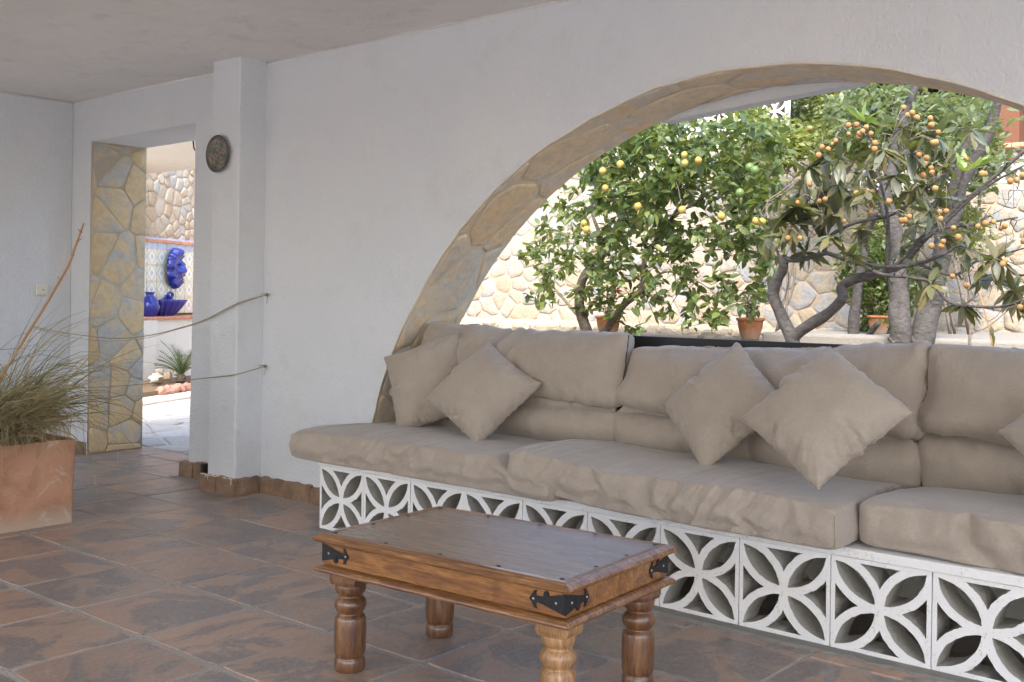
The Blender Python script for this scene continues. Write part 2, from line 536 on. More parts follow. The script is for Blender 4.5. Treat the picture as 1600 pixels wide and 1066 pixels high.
# ------------------------------------------------------------------ stone cells
def voronoi(w_, h_, size, rng, jit=.42, aspect=1.0):
    """irregular convex cells of mixed sizes over a w_ x h_ rectangle (list of point lists)"""
    S = []
    W2 = w_ / aspect
    target = int(W2 * h_ / (size * size) * 1.12) + 2
    k = 1 - jit
    for _ in range(target * 60):
        if len(S) >= target * 1.5: break
        p = (rng.uniform(-size * .5, W2 + size * .5), rng.uniform(-size * .5, h_ + size * .5))
        r = size * rng.choice((.55, .75, .95, 1.15)) * (1.3 * k + .1)
        if all((p[0] - q[0]) ** 2 + (p[1] - q[1]) ** 2 > max(r, q[2]) ** 2 for q in S):
            S.append((p[0], p[1], r))
    cells = []
    for c in S:
        poly = [(0, 0), (W2, 0), (W2, h_), (0, h_)]
        for q in S:
            if q is c or abs(q[0] - c[0]) > 4 * size or abs(q[1] - c[1]) > 4 * size: continue
            mx_, my_ = (c[0] + q[0]) / 2, (c[1] + q[1]) / 2
            nx_, ny_ = q[0] - c[0], q[1] - c[1]
            out = []
            for i in range(len(poly)):
                a, b = poly[i], poly[(i + 1) % len(poly)]
                da = (a[0] - mx_) * nx_ + (a[1] - my_) * ny_
                db = (b[0] - mx_) * nx_ + (b[1] - my_) * ny_
                if da <= 0: out.append(a)
                if da * db < 0:
                    t = da / (da - db)
                    out.append((a[0] + (b[0] - a[0]) * t, a[1] + (b[1] - a[1]) * t))
            poly = out
            if len(poly) < 3: break
        if len(poly) >= 3:
            A = abs(sum(poly[i][0] * poly[(i + 1) % len(poly)][1] - poly[(i + 1) % len(poly)][0] * poly[i][1] for i in range(len(poly)))) / 2
            if A > .06 * size * size:
                # drop very short edges
                P = []
                for i, p in enumerate(poly):
                    if not P or math.hypot(p[0] - P[-1][0], p[1] - P[-1][1]) > .10 * size: P.append(p)
                if len(P) >= 3: cells.append([(x * aspect, y) for x, y in P])
    return cells

def stone_mesh(name, poly, f, gap, depth, rng, dome=.5, sub=2, rnd=.18, wob=.06):
    """one stone: inset polygon, corners cut, front face domed and uneven. f(s, t, n) -> world point"""
    cx = sum(p[0] for p in poly) / len(poly); cy = sum(p[1] for p in poly) / len(poly)
    size = math.sqrt(max((p[0] - cx) ** 2 + (p[1] - cy) ** 2 for p in poly))
    P = []
    for k in range(len(poly)):
        a, b = poly[k], poly[(k + 1) % len(poly)]
        for t in (rnd * .6, .5, 1 - rnd * .6):
            x = a[0] + (b[0] - a[0]) * t; y = a[1] + (b[1] - a[1]) * t
            d = math.hypot(x - cx, y - cy) + 1e-6
            g = gap / 2 + rng.uniform(0, wob) * size * .5
            P.append((x - (x - cx) / d * g, y - (y - cy) / d * g))
    n = len(P)
    rings = [(1.0, 0.0), (.985, depth * .75), (.93, depth), (.5, depth * (1 + dome * .3))]
    V = []; F = []
    tx, ty = rng.uniform(-1, 1) * depth * .55, rng.uniform(-1, 1) * depth * .55
    for ri, (s_, d_) in enumerate(rings):
        for (x, y) in P:
            X = cx + (x - cx) * s_; Y = cy + (y - cy) * s_
            dd = d_
            if ri >= 1: dd += tx * (X - cx) / size + ty * (Y - cy) / size + rng.uniform(-.16, .16) * depth * (dome + .2)
            V.append(f(X, Y, dd))
    V.append(f(cx, cy, depth * (1 + dome * .45) + rng.uniform(-.1, .1) * depth))
    for r in range(len(rings) - 1):
        for k in range(n):
            k2 = (k + 1) % n
            F.append((r * n + k, r * n + k2, (r + 1) * n + k2, (r + 1) * n + k))
    c = len(V) - 1
    for k in range(n):
        F.append(((len(rings) - 1) * n + k, (len(rings) - 1) * n + (k + 1) % n, c))
    return mesh(name, V, F)

def lay_stones(w_, h_, size, f, gap, depth, mat, parent, seed, name='stone', keep=None, limit=300, flip=False, **kw):
    rng = random.Random(seed)
    ar = kw.pop('aspect', 1.0); jit = kw.pop('jit', .42)
    cs = voronoi(w_, h_, size, rng, jit, ar)
    print(parent.name, 'stones', len(cs))
    cnt = 0; extra = MB()
    for poly in cs:
        cx = sum(p[0] for p in poly) / len(poly); cy = sum(p[1] for p in poly) / len(poly)
        if keep and not keep(cx, cy): continue
        me = stone_mesh(name, poly, f, gap, depth * rng.uniform(.7, 1.3), rng, **kw)
        if flip: me.flip_normals()
        cnt += 1
        if cnt > limit:
            extra.add([v.co.copy() for v in me.vertices], [tuple(p.vertices) for p in me.polygons]); continue
        link(name, me, mat, parent, smooth=True)
    if extra.F:
        o = extra.build('small_stones', [mat], parent, smooth=True); o['kind'] = 'stuff'
    return cnt

# ------------------------------------------------------------------ filled outlines (shapes with holes)
def outline_mesh(name, loops, depth, plane='XZ', y0=0.0, classify=None, mats=None):
    cu = bpy.data.curves.new(name, 'CURVE')
    cu.dimensions = '2D'; cu.fill_mode = 'BOTH'; cu.extrude = depth / 2
    for lp in loops:
        sp = cu.splines.new('POLY'); sp.points.add(len(lp) - 1)
        for i, (x, y) in enumerate(lp): sp.points[i].co = (x, y, 0, 1)
        sp.use_cyclic_u = True
    ob = bpy.data.objects.new(name, cu)
    sc.collection.objects.link(ob)
    dg = bpy.context.evaluated_depsgraph_get()
    me = bpy.data.meshes.new_from_object(ob.evaluated_get(dg))
    bpy.data.objects.remove(ob); bpy.data.curves.remove(cu)
    me.name = name
    if plane == 'XZ':      # (x, y, z) -> (x, y0 + depth/2 + z', y)
        for v in me.vertices:
            x, y, z = v.co
            v.co = (x, y0 + depth / 2 - z, y)
    me.update()
    me.materials.clear()
    if mats:
        for m in mats: me.materials.append(m)
        for p in me.polygons: p.material_index = classify(p.center, p.normal)
    return me

# ================================================================== STRUCTURE
WY0, WY1 = 3.78, 4.20          # main wall, inner and outer face
CX, CZ, RR = -2.0, -.14, 2.19  # arch centre and radius
ZC = 2.46                      # ceiling

rngw = random.Random(5)
def arch_pt(th, r=RR):
    return (CX - r * math.cos(th), CZ + r * math.sin(th))
t_foot = math.asin((0 - CZ) / RR)
arch = []
N = 96
for i in range(N + 1):
    th = t_foot + (math.pi - 2 * t_foot) * i / N
    j = noise.noise(Vector((th * 9, 3.1, 0))) * .012 + noise.noise(Vector((th * 30, 7, 0))) * .004
    arch.append(arch_pt(th, RR + j))
wall_loop = [(-7.6, -.05), (-6.97, -.05), (-6.97, 1.0), (-6.965, 2.165), (-5.72, 2.175), (-5.725, 1.2), (-5.745, -.05), (arch[0][0], -.05)] + arch + \
    [(arch[-1][0], -.05), (2.6, -.05), (2.6, ZC + .02), (-7.6, ZC + .02)]
def cls_wall(c, n):
    if abs(n.y) > .7: return 0
    if (c.x - CX) ** 2 + (c.z - CZ) ** 2 < (RR + .05) ** 2 and c.x > -5: return 1
    if abs(c.x + 6.97) < .02 and n.x > .5: return 2
    return 0
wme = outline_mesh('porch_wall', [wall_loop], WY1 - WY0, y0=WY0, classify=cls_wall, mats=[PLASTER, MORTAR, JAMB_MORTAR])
wall = link('arched_porch_wall', wme)
tag(wall, 'white plastered porch wall with wide stone-lined arch and a doorway', 'wall')

# stones on the arch soffit
def soffit(s, t, n):
    th = math.radians(12) + s / RR
    x, z = arch_pt(th, RR - n + .0035)
    return Vector((x, WY0 + .012 + t, z))
lay_stones(RR * math.radians(150), WY1 - WY0 - .02, .24, soffit, .006, .008, ARCH_STONE, wall, 11, 'stone', aspect=1.25, dome=.35, wob=.09)
# stones on the left jamb of the doorway
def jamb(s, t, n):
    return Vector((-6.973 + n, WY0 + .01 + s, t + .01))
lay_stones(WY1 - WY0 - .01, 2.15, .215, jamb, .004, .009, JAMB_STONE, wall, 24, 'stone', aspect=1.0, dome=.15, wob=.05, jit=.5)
# a plaster rim hanging below the outer edge of the arch crown
rim = MB()
V = []; F = []
nr = 40
for i in range(nr + 1):
    th = math.radians(73 + 25 * i / nr)
    e = .002 + .05 * math.sin(math.pi * i / nr) ** .8
    for r_ in (RR - e, RR + .05):
        x, z = arch_pt(th, r_)
        V += [(x, WY1 + .004, z), (x, WY1 + .09, z)]
for i in range(nr):
    a = i * 4; b = a + 4
    F += [(a, a + 1, b + 1, b), (a + 2, b + 2, b + 3, a + 3), (a, b, b + 2, a + 2), (a + 1, a + 3, b + 3, b + 1)]
rim.add(V, F)
rim.build('plaster_rim', [PLASTER], wall)
# white lip along the front edge of the arch
lip = MB()
pts_ = [Vector((x, WY0 - .0005, z)) for x, z in arch]
lip.tube([p + Vector((0, .002, 0)) for p in pts_], .0055, 6)
lip.build('plaster_edge', [WHITE_OUT], wall, smooth=True)

# pillar
pil = MB().box(-5.285, -5.022, 3.60, 3.79, 0, ZC + .01).build('plaster_pillar', [PLASTER])
bevel(pil, .012, 3)
tag(pil, 'white plastered pillar standing against the wall right of the doorway', 'pillar')

# left end wall
lw = MB().box(-7.6, -7.22, -3.0, 3.777, -.05, ZC + .01).build('left_porch_wall', [PLASTER])
tag(lw, 'white plastered end wall on the left, behind the terracotta planter', 'wall')
# back of the porch: low parapet and two pillars far behind the lens hold the roof (the porch is open there)
for x in (-4.2, -.6, 2.3):
    c_ = MB().box(x - .15, x + .15, -3.0, -2.7, 0, ZC - .002).build('porch_column', [PLASTER])
    tag(c_, 'square white column carrying the open front of the porch', 'column', 'porch columns')

# ceiling
ce = MB().box(-7.6, 2.6, -3.2, 4.25, ZC, ZC + .25).build('ceiling', [CEIL])
tag(ce, kind='structure')
ce_cove = MB()
ce_cove.tube([(-7.22, WY0 - .001, ZC - .001), (-5.29, WY0 - .001, ZC - .001)], .007, 6)
ce_cove.tube([(-5.02, WY0 - .001, ZC - .001), (2.6, WY0 - .001, ZC - .001)], .007, 6)
ce_cove.tube([(-7.216, -3, ZC - .004), (-7.216, WY0, ZC - .004)], .010, 6)
o = ce_cove.build('ceiling_joint', [CEIL], ce, smooth=True)

# skirting
sk_root = empty('skirting', (-5.1, 3.7, 0))
tag(sk_root, 'brown slate skirting tiles round the foot of pillar and wall', 'skirting')
def skirt(x0, x1, y0, y1, h, nm='skirting_tile'):
    m = MB(); L = max(x1 - x0, y1 - y0); n = max(1, int(L / .02))
    ax = 0 if (x1 - x0) > (y1 - y0) else 1
    V = []; F = []
    for i in range(n + 1):
        t = i / n
        hh = h + noise.noise(Vector((x0 * 3 + t * 9, y0 * 5, h * 77))) * .010
        e = noise.noise(Vector((t * 7, x0 * 9, y0 * 3))) * .003
        if ax == 0:
            x = x0 + (x1 - x0) * t
            q = [(x, y0 - e - .006, 0), (x, y0 - e, hh), (x, y1, hh + .006), (x, y1, 0)]
        else:
            y = y0 + (y1 - y0) * t
            q = [(x0, y, 0), (x0, y, hh + .006), (x1 + e, y, hh), (x1 + e + .006, y, 0)]
        V += q
    for i in range(n):
        for k in range(4):
            k2 = (k + 1) % 4
            F.append((i * 4 + k, (i + 1) * 4 + k, (i + 1) * 4 + k2, i * 4 + k2))
    F.append((0, 1, 2, 3)); F.append((n * 4 + 3, n * 4 + 2, n * 4 + 1, n * 4))
    m.add([Vector(v) - Vector((-5.1, 3.7, 0)) for v in V], F)
    m.build(nm, [SKIRT], sk_root)
skirt(-5.325, -5.165, 3.575, 3.60, .088)
skirt(-5.160, -4.990, 3.575, 3.60, .092)
skirt(-5.022, -4.995, 3.602, 3.752, .09)
skirt(-4.990, -4.56, 3.755, 3.78, .088)
skirt(-4.555, -4.12, 3.755, 3.78, .085)
skirt(-5.80, -5.66, 3.75, 3.78, .088)
skirt(-5.655, -5.29, 3.755, 3.78, .10)
skirt(-7.215, -6.98, 3.755, 3.78, .08)

# plaster drips over the skirting of the pillar
dr = MB()
rg = random.Random(4)
for i in range(5):
    x = -5.31 + rg.random() * .32
    dr.tube([(x, 3.572, .092), (x + .002, 3.571, .09 - rg.uniform(.005, .03))], rg.uniform(.001, .0028), 5)
dr.tube([(-5.325 + .335 * i / 12, 3.585 + .003 * math.sin(i * 2), .092 + .003 * math.sin(i * 3.3)) for i in range(13)], .0035, 6)
dr.build('plaster_drip', [WHITE_OUT], sk_root).matrix_parent_inverse = sk_root.matrix_world.inverted()
for ch in sk_root.children:
    if ch.name.startswith('plaster_drip'):
        ch.location = Vector((0, 0, 0)); ch.matrix_parent_inverse = Matrix.Translation((5.1, -3.7, 0))

# ------------------------------------------------------------------ floor tiles
fl = MB().box(-7.7, 3.2, -3.4, 4.26, -.2, .0004).build('floor', [GROUT])
tag(fl, kind='structure')
rgf = random.Random(9)
def tile_mesh(seed, w_, h_):
    r_ = random.Random(seed)
    n = 7; P = []
    for (ax, ay, bx, by) in ((-1, -1, 1, -1), (1, -1, 1, 1), (1, 1, -1, 1), (-1, 1, -1, -1)):
        for i in range(n):
            t = i / n
            x = (ax + (bx - ax) * t) * w_ / 2; y = (ay + (by - ay) * t) * h_ / 2
            if i == 0: x *= .975; y *= .975
            e = noise.noise(Vector((x * 14 + seed, y * 14, seed * 3.7))) * .0035
            P.append((x + e, y + e))
    V = []; F = []
    k = len(P)
    for s_, z in ((1, -.006), (1, 0.0), (.986, .0035)):
        for x, y in P: V.append((x * s_, y * s_, z + noise.noise(Vector((x * 9, y * 9, seed))) * .0008))
    V.append((0, 0, .0036))
    for r in range(2):
        for i in range(k):
            F.append((r * k + i, r * k + (i + 1) % k, (r + 1) * k + (i + 1) % k, (r + 1) * k + i))
    for i in range(k): F.append((2 * k + i, 2 * k + (i + 1) % k, 3 * k))
    me = mesh('tile', V, F); me.materials.append(TILE)
    
    return me
tvar = [tile_mesh(s, .412, .415) for s in range(6)]
XS = [-7.09 + .4345 * i for i in range(24)]
XS = [-7.52, -7.085, -6.655, -6.22, -5.79, -5.35, -4.91, -4.495, -4.06, -3.64, -3.20, -2.77, -2.33, -1.90, -1.465, -1.03, -.595, -.16, .275, .71, 1.145]
YS = [-.255, .18, .612, 1.047, 1.482, 1.926, 2.367, 2.803, 3.238, 3.652, 4.04, 4.245]
for j in range(len(YS) - 1):
    for i in range(len(XS) - 1):
        cx, cy = (XS[i] + XS[i + 1]) / 2, (YS[j] + YS[j + 1]) / 2
        if cy > 3.7 and not (-7.1 < cx < -5.6): continue
        if cy < 1.0 and rgf.random() < 0: continue
        gx = .011 if YS[j] > 2.7 else .018; g = .012 if YS[j] > 2.7 else .025
        o = bpy.data.objects.new('tile', tvar[rgf.randrange(6)])
        sc.collection.objects.link(o)
        o.parent = fl
        o.location = (cx + rgf.uniform(-.002, .002), cy + rgf.uniform(-.002, .002), rgf.uniform(-.0012, .0012))
        rot_ = rgf.choice((0, math.pi)) + rgf.uniform(-.006, .006)
        o.rotation_euler = (rgf.uniform(-.002, .002), rgf.uniform(-.002, .002), rot_)
        o.scale = ((XS[i + 1] - XS[i] - gx) / .412, (YS[j + 1] - YS[j] - g) / .415, 1)

# ------------------------------------------------------------------ ground, terrace, courtyard
g = MB().add([(-300, -300, -.22), (300, -300, -.22), (300, 300, -.22), (-300, 300, -.22)], [(0, 1, 2, 3)]).build('ground', [GROUNDM])
tag(g, kind='structure')
pv = MB().box(-30, 14, -16, -3.42, -.21, -.03).build('front_terrace_paving', [PAVE_STONE]); tag(pv, kind='structure')
pv = MB().box(3.22, 14, -3.4, 4.2, -.21, -.03).build('side_terrace_paving', [PAVE_STONE]); tag(pv, kind='structure')

# garden terrace, one level higher
gz = .80
tp = [(-5.15, 4.27), (14, 4.27), (14, 10.2), (-12.25, 10.2)]
V = [(x, y, gz) for x, y in tp] + [(x, y, -.2) for x, y in tp]
gt = MB().add(V, [(0, 1, 2, 3), (7, 6, 5, 4), (0, 4, 5, 1), (1, 5, 6, 2), (2, 6, 7, 3), (3, 7, 4, 0)]).build('garden_ground', [GROUNDM])
tag(gt, kind='structure')
pth = MB().box(-3.9, 14, 7.72, 9.93, gz - .02, .88).build('garden_path', [CONCRETE]); bevel(pth, .02, 2)
tag(pth, kind='structure')

# retaining wall behind the garden
RW = 10.0
rw = empty('garden_retaining_wall', (-6, RW, .8))
tag(rw, 'pale rubble stone retaining wall at the back of the garden', 'wall')
rwm = MB().box(-13, -4.45, RW + .03, RW + .5, .0, 2.70).box(-4.449, 14, RW + .03, RW + .5, .0, 2.20)
o = rwm.build('mortar_bed', [PALE_MORTAR], rw); o.matrix_parent_inverse = Matrix.Translation((6, -RW, -.8))
def rwf(s, t, n): return Vector((-9.9 + s + 6, .036 - n, .78 + t - .8))
def rwkeep(cx, cy):
    return not (-9.9 + cx > -4.45 and cy > 1.38)
lay_stones(7.9, 1.90, .222, rwf, .001, .015, WALL_STONE, rw, 5, 'stone', keep=rwkeep, aspect=1.2, dome=.3, wob=.16, flip=False, jit=.5)
# rubble lying along the foot of the wall, left part
rr_ = random.Random(17); rub = MB()
for _ in range(520):
    x = rr_.uniform(-9.8, -4.3); y = RW - .02 - abs(rr_.gauss(0, .7)); r_ = rr_.uniform(.03, .085)
    nn = 7; V = []; ph = rr_.uniform(0, 6)
    for (k_, zz) in ((1.0, -.3), (.95, .35), (.5, .75)):
        for i in range(nn):
            a = ph + 2 * math.pi * i / nn; q = r_ * k_ * rr_.uniform(.75, 1.2)
            V.append((x + q * math.cos(a) * 1.3, y + q * math.sin(a), .80 + zz * r_))
    F = [(l * nn + i, l * nn + (i + 1) % nn, (l + 1) * nn + (i + 1) % nn, (l + 1) * nn + i) for l in range(2) for i in range(nn)] + [tuple(2 * nn + i for i in range(nn))]
    rub.add(V, F)
o = rub.build('rubble', [WALL_STONE]); tag(o, kind='stuff')
def rwf2(s, t, n): return Vector((-9.9 + s + 6, -.01 - n, .78 + t - .8))

# ------------------------------------------------------------------ breeze blocks
def breeze_mesh(name, W_, H_, D_, t=.0138, f=.014, seed=0, curved=20):
    R = .5; rnd = random.Random(seed)
    t = t / .315; fr = f / .315
    loops = [[(-R, -R), (R, -R), (R, R), (-R, R)]]
    def rotp(p, k):
        for _ in range(k): p = (-p[1], p[0])
        return p
    # opening between two petals, top side
    lim = R - fr
    y0 = math.sqrt(2 * R * t + t * t)
    arcL = []
    for i in range(curved + 1):
        y = y0 + (lim - y0) * i / curved
        arcL.append((-R + math.sqrt((R + t) ** 2 - y * y), y))
    mid = arcL + [(-x, y) for x, y in arcL[::-1][:-1]]
    # petal opening towards the top left corner
    c = (2 * R - math.sqrt(4 * R * R - 8 * (2 * R * t - t * t))) / 4
    a = []
    for i in range(curved + 1):        # circle on the top side: x^2 + (y-R)^2 = (R-t)^2
        x = -c + (-lim + c) * i / curved
        yy = R - math.sqrt(max(0, (R - t) ** 2 - x * x))
        if yy <= lim: a.append((x, yy))
        else: break
    # its corner is cut by the frame
    xe = a[-1][0]
    corner = []
    b = [(-y, -x) for x, y in a]
    pet = a + ([(-lim, lim)] if abs(a[-1][0] + lim) < .02 or True else []) + b[::-1][:-1]
    for k in range(4):
        loops.append([rotp(p, k) for p in mid])
        loops.append([rotp(p, k) for p in pet])
    out = []
    for li, lp in enumerate(loops):
        q = []
        for (x, y) in lp:
            if li:
                nz_ = noise.noise(Vector((x * 16, y * 16, seed * 5 + li)))
                x += rnd.uniform(-.0022, .0022) + nz_ * .006; y += rnd.uniform(-.0022, .0022) + noise.noise(Vector((x * 16, y * 16, seed * 5 + li + 50))) * .006
            q.append((x * W_, y * H_))
        out.append(q)
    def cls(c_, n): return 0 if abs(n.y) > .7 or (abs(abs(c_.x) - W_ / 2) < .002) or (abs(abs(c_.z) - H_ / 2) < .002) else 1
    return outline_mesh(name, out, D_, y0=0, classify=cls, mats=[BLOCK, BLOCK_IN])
JX = [-4.005, -3.693, -3.387, -3.065, -2.742, -2.418, -2.09, -1.768, -1.437, -1.112, -.787, -.462, -.137, .19]
bench = empty('built_in_bench', (-2.4, 3.5, 0))
BI = Matrix.Translation((2.4, -3.5, 0))
tag(bench, 'long built-in bench of white pierced blocks under the arch', 'bench')
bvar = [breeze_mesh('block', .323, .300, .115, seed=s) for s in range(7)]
for i in range(len(JX) - 1):
    o = bpy.data.objects.new('block', bvar[(i * 3) % 7])
    sc.collection.objects.link(o); o.parent = bench
    o.matrix_parent_inverse = BI
    o.location = ((JX[i] + JX[i + 1]) / 2, 3.36 + rgf.uniform(-.001, .001), .164)
    o.scale = ((JX[i + 1] - JX[i] - .003) / .323, 1, 1)
    o.rotation_euler = (rgf.uniform(-.004, .004), rgf.uniform(-.004, .004), rgf.uniform(-.004, .004))
m = MB().box(-4.012, .2, 3.352, 4.14, .3155, .347); m2 = m.build('seat_slab', [BLOCK], bench); m2.matrix_parent_inverse = BI; bevel(m2, .004, 2)
o = MB().box(-4.004, -3.95, 3.48, 3.775, .006, .3145).build('end_wall', [BLOCK], bench); o.matrix_parent_inverse = BI
# mortar fillet at the foot
V = []; F = []
n = 160
for i in range(n + 1):
    x = -4.02 + 4.3 * i / n
    e = noise.noise(Vector((x * 9, 0, 1))) * .014 + noise.noise(Vector((x * 31, 0, 4))) * .006
    h = .014 + noise.noise(Vector((x * 13, 5, 1))) * .004
    V += [(x, 3.295 + e, .0), (x, 3.315 + e, .011), (x, 3.362, h), (x, 3.47, h), (x, 3.47, 0)]
for i in range(n):
    for k in range(4): F.append((i * 5 + k, (i + 1) * 5 + k, (i + 1) * 5 + k + 1, i * 5 + k + 1))
o = MB().add(V, F).build('mortar_foot', [CONCRETE], bench); o.matrix_parent_inverse = BI
# dark board closing the lower part of the arch
bd = MB().box(-3.86, .1, 4.115, 4.145, .345, .968).build('black_board', [BLACKP]); bevel(bd, .003, 2)
tag(bd, 'black board closing the lower arch behind the back cushions', 'board')
o = MB().box(-4.2, .3, 4.15, 4.26, -.1, .80).build('low_arch_wall', [WHITE_OUT]); tag(o, 'low white wall under the arch behind the bench', 'wall')
print('structure', round(time.time() - T0, 1))
#@@PART2
# ================================================================== CUSHIONS (cloth blown up over a few frames, then kept as plain meshes)
def box_cloth(name, L, W, H, c, seed, crease=None, front=0.0, press=3.0):
    nx, ny, nz = max(2, round(L / c)), max(2, round(W / c)), max(3, round(H / c))
    ids = {}; V = []; F = []
    rn = random.Random(seed)
    def vid(i, j, k):
        if (i, j, k) not in ids:
            ids[i, j, k] = len(V)
            V.append((i / nx * L - L / 2 + rn.gauss(0, .0012), j / ny * W - W / 2 + rn.gauss(0, .0012), k / nz * H - H / 2 + rn.gauss(0, .0012)))
        return ids[i, j, k]
    for i in range(nx):
        for j in range(ny):
            F.append((vid(i, j, nz), vid(i + 1, j, nz), vid(i + 1, j + 1, nz), vid(i, j + 1, nz)))
            F.append((vid(i, j, 0), vid(i, j + 1, 0), vid(i + 1, j + 1, 0), vid(i + 1, j, 0)))
    for i in range(nx):
        for k in range(nz):
            F.append((vid(i, 0, k), vid(i + 1, 0, k), vid(i + 1, 0, k + 1), vid(i, 0, k + 1)))
            F.append((vid(i, ny, k), vid(i, ny, k + 1), vid(i + 1, ny, k + 1), vid(i + 1, ny, k)))
    for j in range(ny):
        for k in range(nz):
            F.append((vid(0, j, k), vid(0, j, k + 1), vid(0, j + 1, k + 1), vid(0, j + 1, k)))
            F.append((vid(nx, j, k), vid(nx, j + 1, k), vid(nx, j + 1, k + 1), vid(nx, j, k + 1)))
    o = link(name, mesh(name, V, F))
    pins = []
    if crease is not None:
        jc = round(ny * crease)
        pins = [v for (i, j, k), v in ids.items() if k == nz and j == jc and 0 < i < nx]
        for v in pins: o.data.vertices[v].co.z -= .040
    seam = [v for (i, j, k), v in ids.items() if sum((i in (0, nx), j in (0, ny), k in (0, nz))) >= 2]
    o['n'] = (nx, ny, nz)
    loose = [(v, 1.0 if j <= 1 else max(0, 1 - j / (ny * .45)) * .5) for (i, j, k), v in ids.items() if k >= 1] if front else []
    sim(o, press, -.025, pins=pins, loose=loose, loose_k=-.025 - front, bend=.35)
    return o, ids, seam

def sim(o, press, shrink, pins=(), loose=(), loose_k=0, bend=.3, tens=15, q=5):
    m = o.modifiers.new('cloth', 'CLOTH'); s = m.settings
    s.quality = q; s.mass = .3
    s.use_pressure = True; s.uniform_pressure_force = press
    s.shrink_min = shrink
    if loose:
        g_ = o.vertex_groups.new(name='loose')
        for v, w_ in loose: g_.add([v], w_, 'REPLACE')
        s.vertex_group_shrink = 'loose'; s.shrink_max = loose_k
    s.tension_stiffness = tens; s.compression_stiffness = tens; s.shear_stiffness = 5; s.bending_stiffness = bend
    s.tension_damping = 15; s.compression_damping = 15; s.air_damping = 2
    s.effector_weights.gravity = 0
    m.collision_settings.use_collision = False; m.collision_settings.use_self_collision = False
    m.point_cache.frame_start = 1; m.point_cache.frame_end = 60
    if len(pins):
        g_ = o.vertex_groups.new(name='pin'); g_.add(list(pins), 1, 'REPLACE'); s.vertex_group_mass = 'pin'

def pillow_cloth(name, S, n, seed, press):
    V = []; F = []; top = {}; bot = {}
    rn = random.Random(seed)
    for i in range(n + 1):
        for j in range(n + 1):
            e = i in (0, n) or j in (0, n)
            x = i / n * S - S / 2 + rn.gauss(0, .0007); y = j / n * S - S / 2 + rn.gauss(0, .0007)
            top[i, j] = len(V); V.append((x, y, 0 if e else .012 + rn.gauss(0, .001)))
            if e: bot[i, j] = top[i, j]
            else: bot[i, j] = len(V); V.append((x, y, -.012))
    for i in range(n):
        for j in range(n):
            F.append((top[i, j], top[i + 1, j], top[i + 1, j + 1], top[i, j + 1]))
            F.append((bot[i, j], bot[i, j + 1], bot[i + 1, j + 1], bot[i + 1, j]))
    o = link(name, mesh(name, V, F))
    sim(o, press, -.012, bend=.04)
    return o, [top[0, 0], top[n, n], top[n, 0], top[0, n]], [top[i, 0] for i in range(n + 1)] + [top[n, i] for i in range(1, n + 1)] + [top[i, n] for i in range(n - 1, -1, -1)] + [top[0, i] for i in range(n - 1, 0, -1)]

CU = {}
CU['s1'] = box_cloth('seat_cushion', 1.37, .76, .125, .022, 1, front=.10, press=1.1)
CU['s2'] = box_cloth('seat_cushion', 1.50, .76, .13, .022, 2, front=.13, press=1.1)
CU['s3'] = box_cloth('seat_cushion', 1.42, .76, .13, .024, 3, front=.05, press=1.3)
CU['b1'] = box_cloth('back_cushion', 1.27, .52, .12, .022, 4, crease=.40, front=.07, press=1.6)
CU['b2'] = box_cloth('back_cushion', 1.24, .52, .12, .022, 5, crease=.40, front=.07, press=1.6)
CU['b3'] = box_cloth('back_cushion', 1.30, .52, .12, .022, 6, crease=.43, front=.07, press=1.6)
PW = {}
for k_, sd_ in (('p1', 21), ('p2', 22), ('p3', 23), ('p4', 24), ('p5', 25)):
    PW[k_] = pillow_cloth('throw_pillow', .46, 40, sd_, 5.0 + (sd_ % 3) * .5)
for f_ in range(1, 31):
    sc.frame_set(f_)
dg = bpy.context.evaluated_depsgraph_get()
for o in [v[0] for v in CU.values()] + [v[0] for v in PW.values()]:
    nm = bpy.data.meshes.new_from_object(o.evaluated_get(dg))
    o.modifiers.clear()
    old = o.data; o.data = nm
    nm.materials.append(FABRIC)
    nm.polygons.foreach_set('use_smooth', [True] * len(nm.polygons))
sc.frame_set(1)
print('cloth', round(time.time() - T0, 1))

def finish(o, lv=1):
    m = o.modifiers.new('sub', 'SUBSURF'); m.levels = lv; m.render_levels = lv

def bake(o, lv=1):
    finish(o, lv)
    dg = bpy.context.evaluated_depsgraph_get()
    nm = bpy.data.meshes.new_from_object(o.evaluated_get(dg))
    o.modifiers.clear(); o.data = nm
    nm.polygons.foreach_set('use_smooth', [True] * len(nm.polygons))
    return nm

def folds(o, fn):
    """push the cloth along its normals by fn(co, normal)"""
    me = o.data
    me.update()
    N_ = [v.normal.copy() for v in me.vertices]
    for v, n in zip(me.vertices, N_): v.co = v.co + n * fn(v.co, n)
    me.update()

def ridge(x):
    return math.exp(-(x / .13) ** 2)

def envelope(me, ax_along, ax_val, nb=36):
    """smooth outer limits of the mesh in ax_val as a function of ax_along"""
    co = np.array([list(v.co) for v in me.vertices])
    a = co[:, ax_along]; b = co[:, ax_val]
    e = np.linspace(a.min(), a.max(), nb + 1); c = (e[1:] + e[:-1]) / 2
    hi = []; lo = []
    for i in range(nb):
        q = b[(a >= e[i]) & (a <= e[i + 1])]
        hi.append(q.max() if len(q) else np.nan); lo.append(q.min() if len(q) else np.nan)
    hi = np.array(hi); lo = np.array(lo)
    ok = ~np.isnan(hi)
    return c[ok], lo[ok], hi[ok]

def square_up(me, k=.85, axes=((0, 1), (1, 0))):
    for al, vl in axes:
        c, lo, hi = envelope(me, al, vl)
        H_, L_ = np.percentile(hi, 85), np.percentile(lo, 15)
        for v in me.vertices:
            h = float(np.interp(v.co[al], c, hi)); l = float(np.interp(v.co[al], c, lo))
            u = (v.co[vl] - l) / (h - l)
            v.co[vl] = v.co[vl] * (1 - k) + (L_ + (H_ - L_) * u) * k

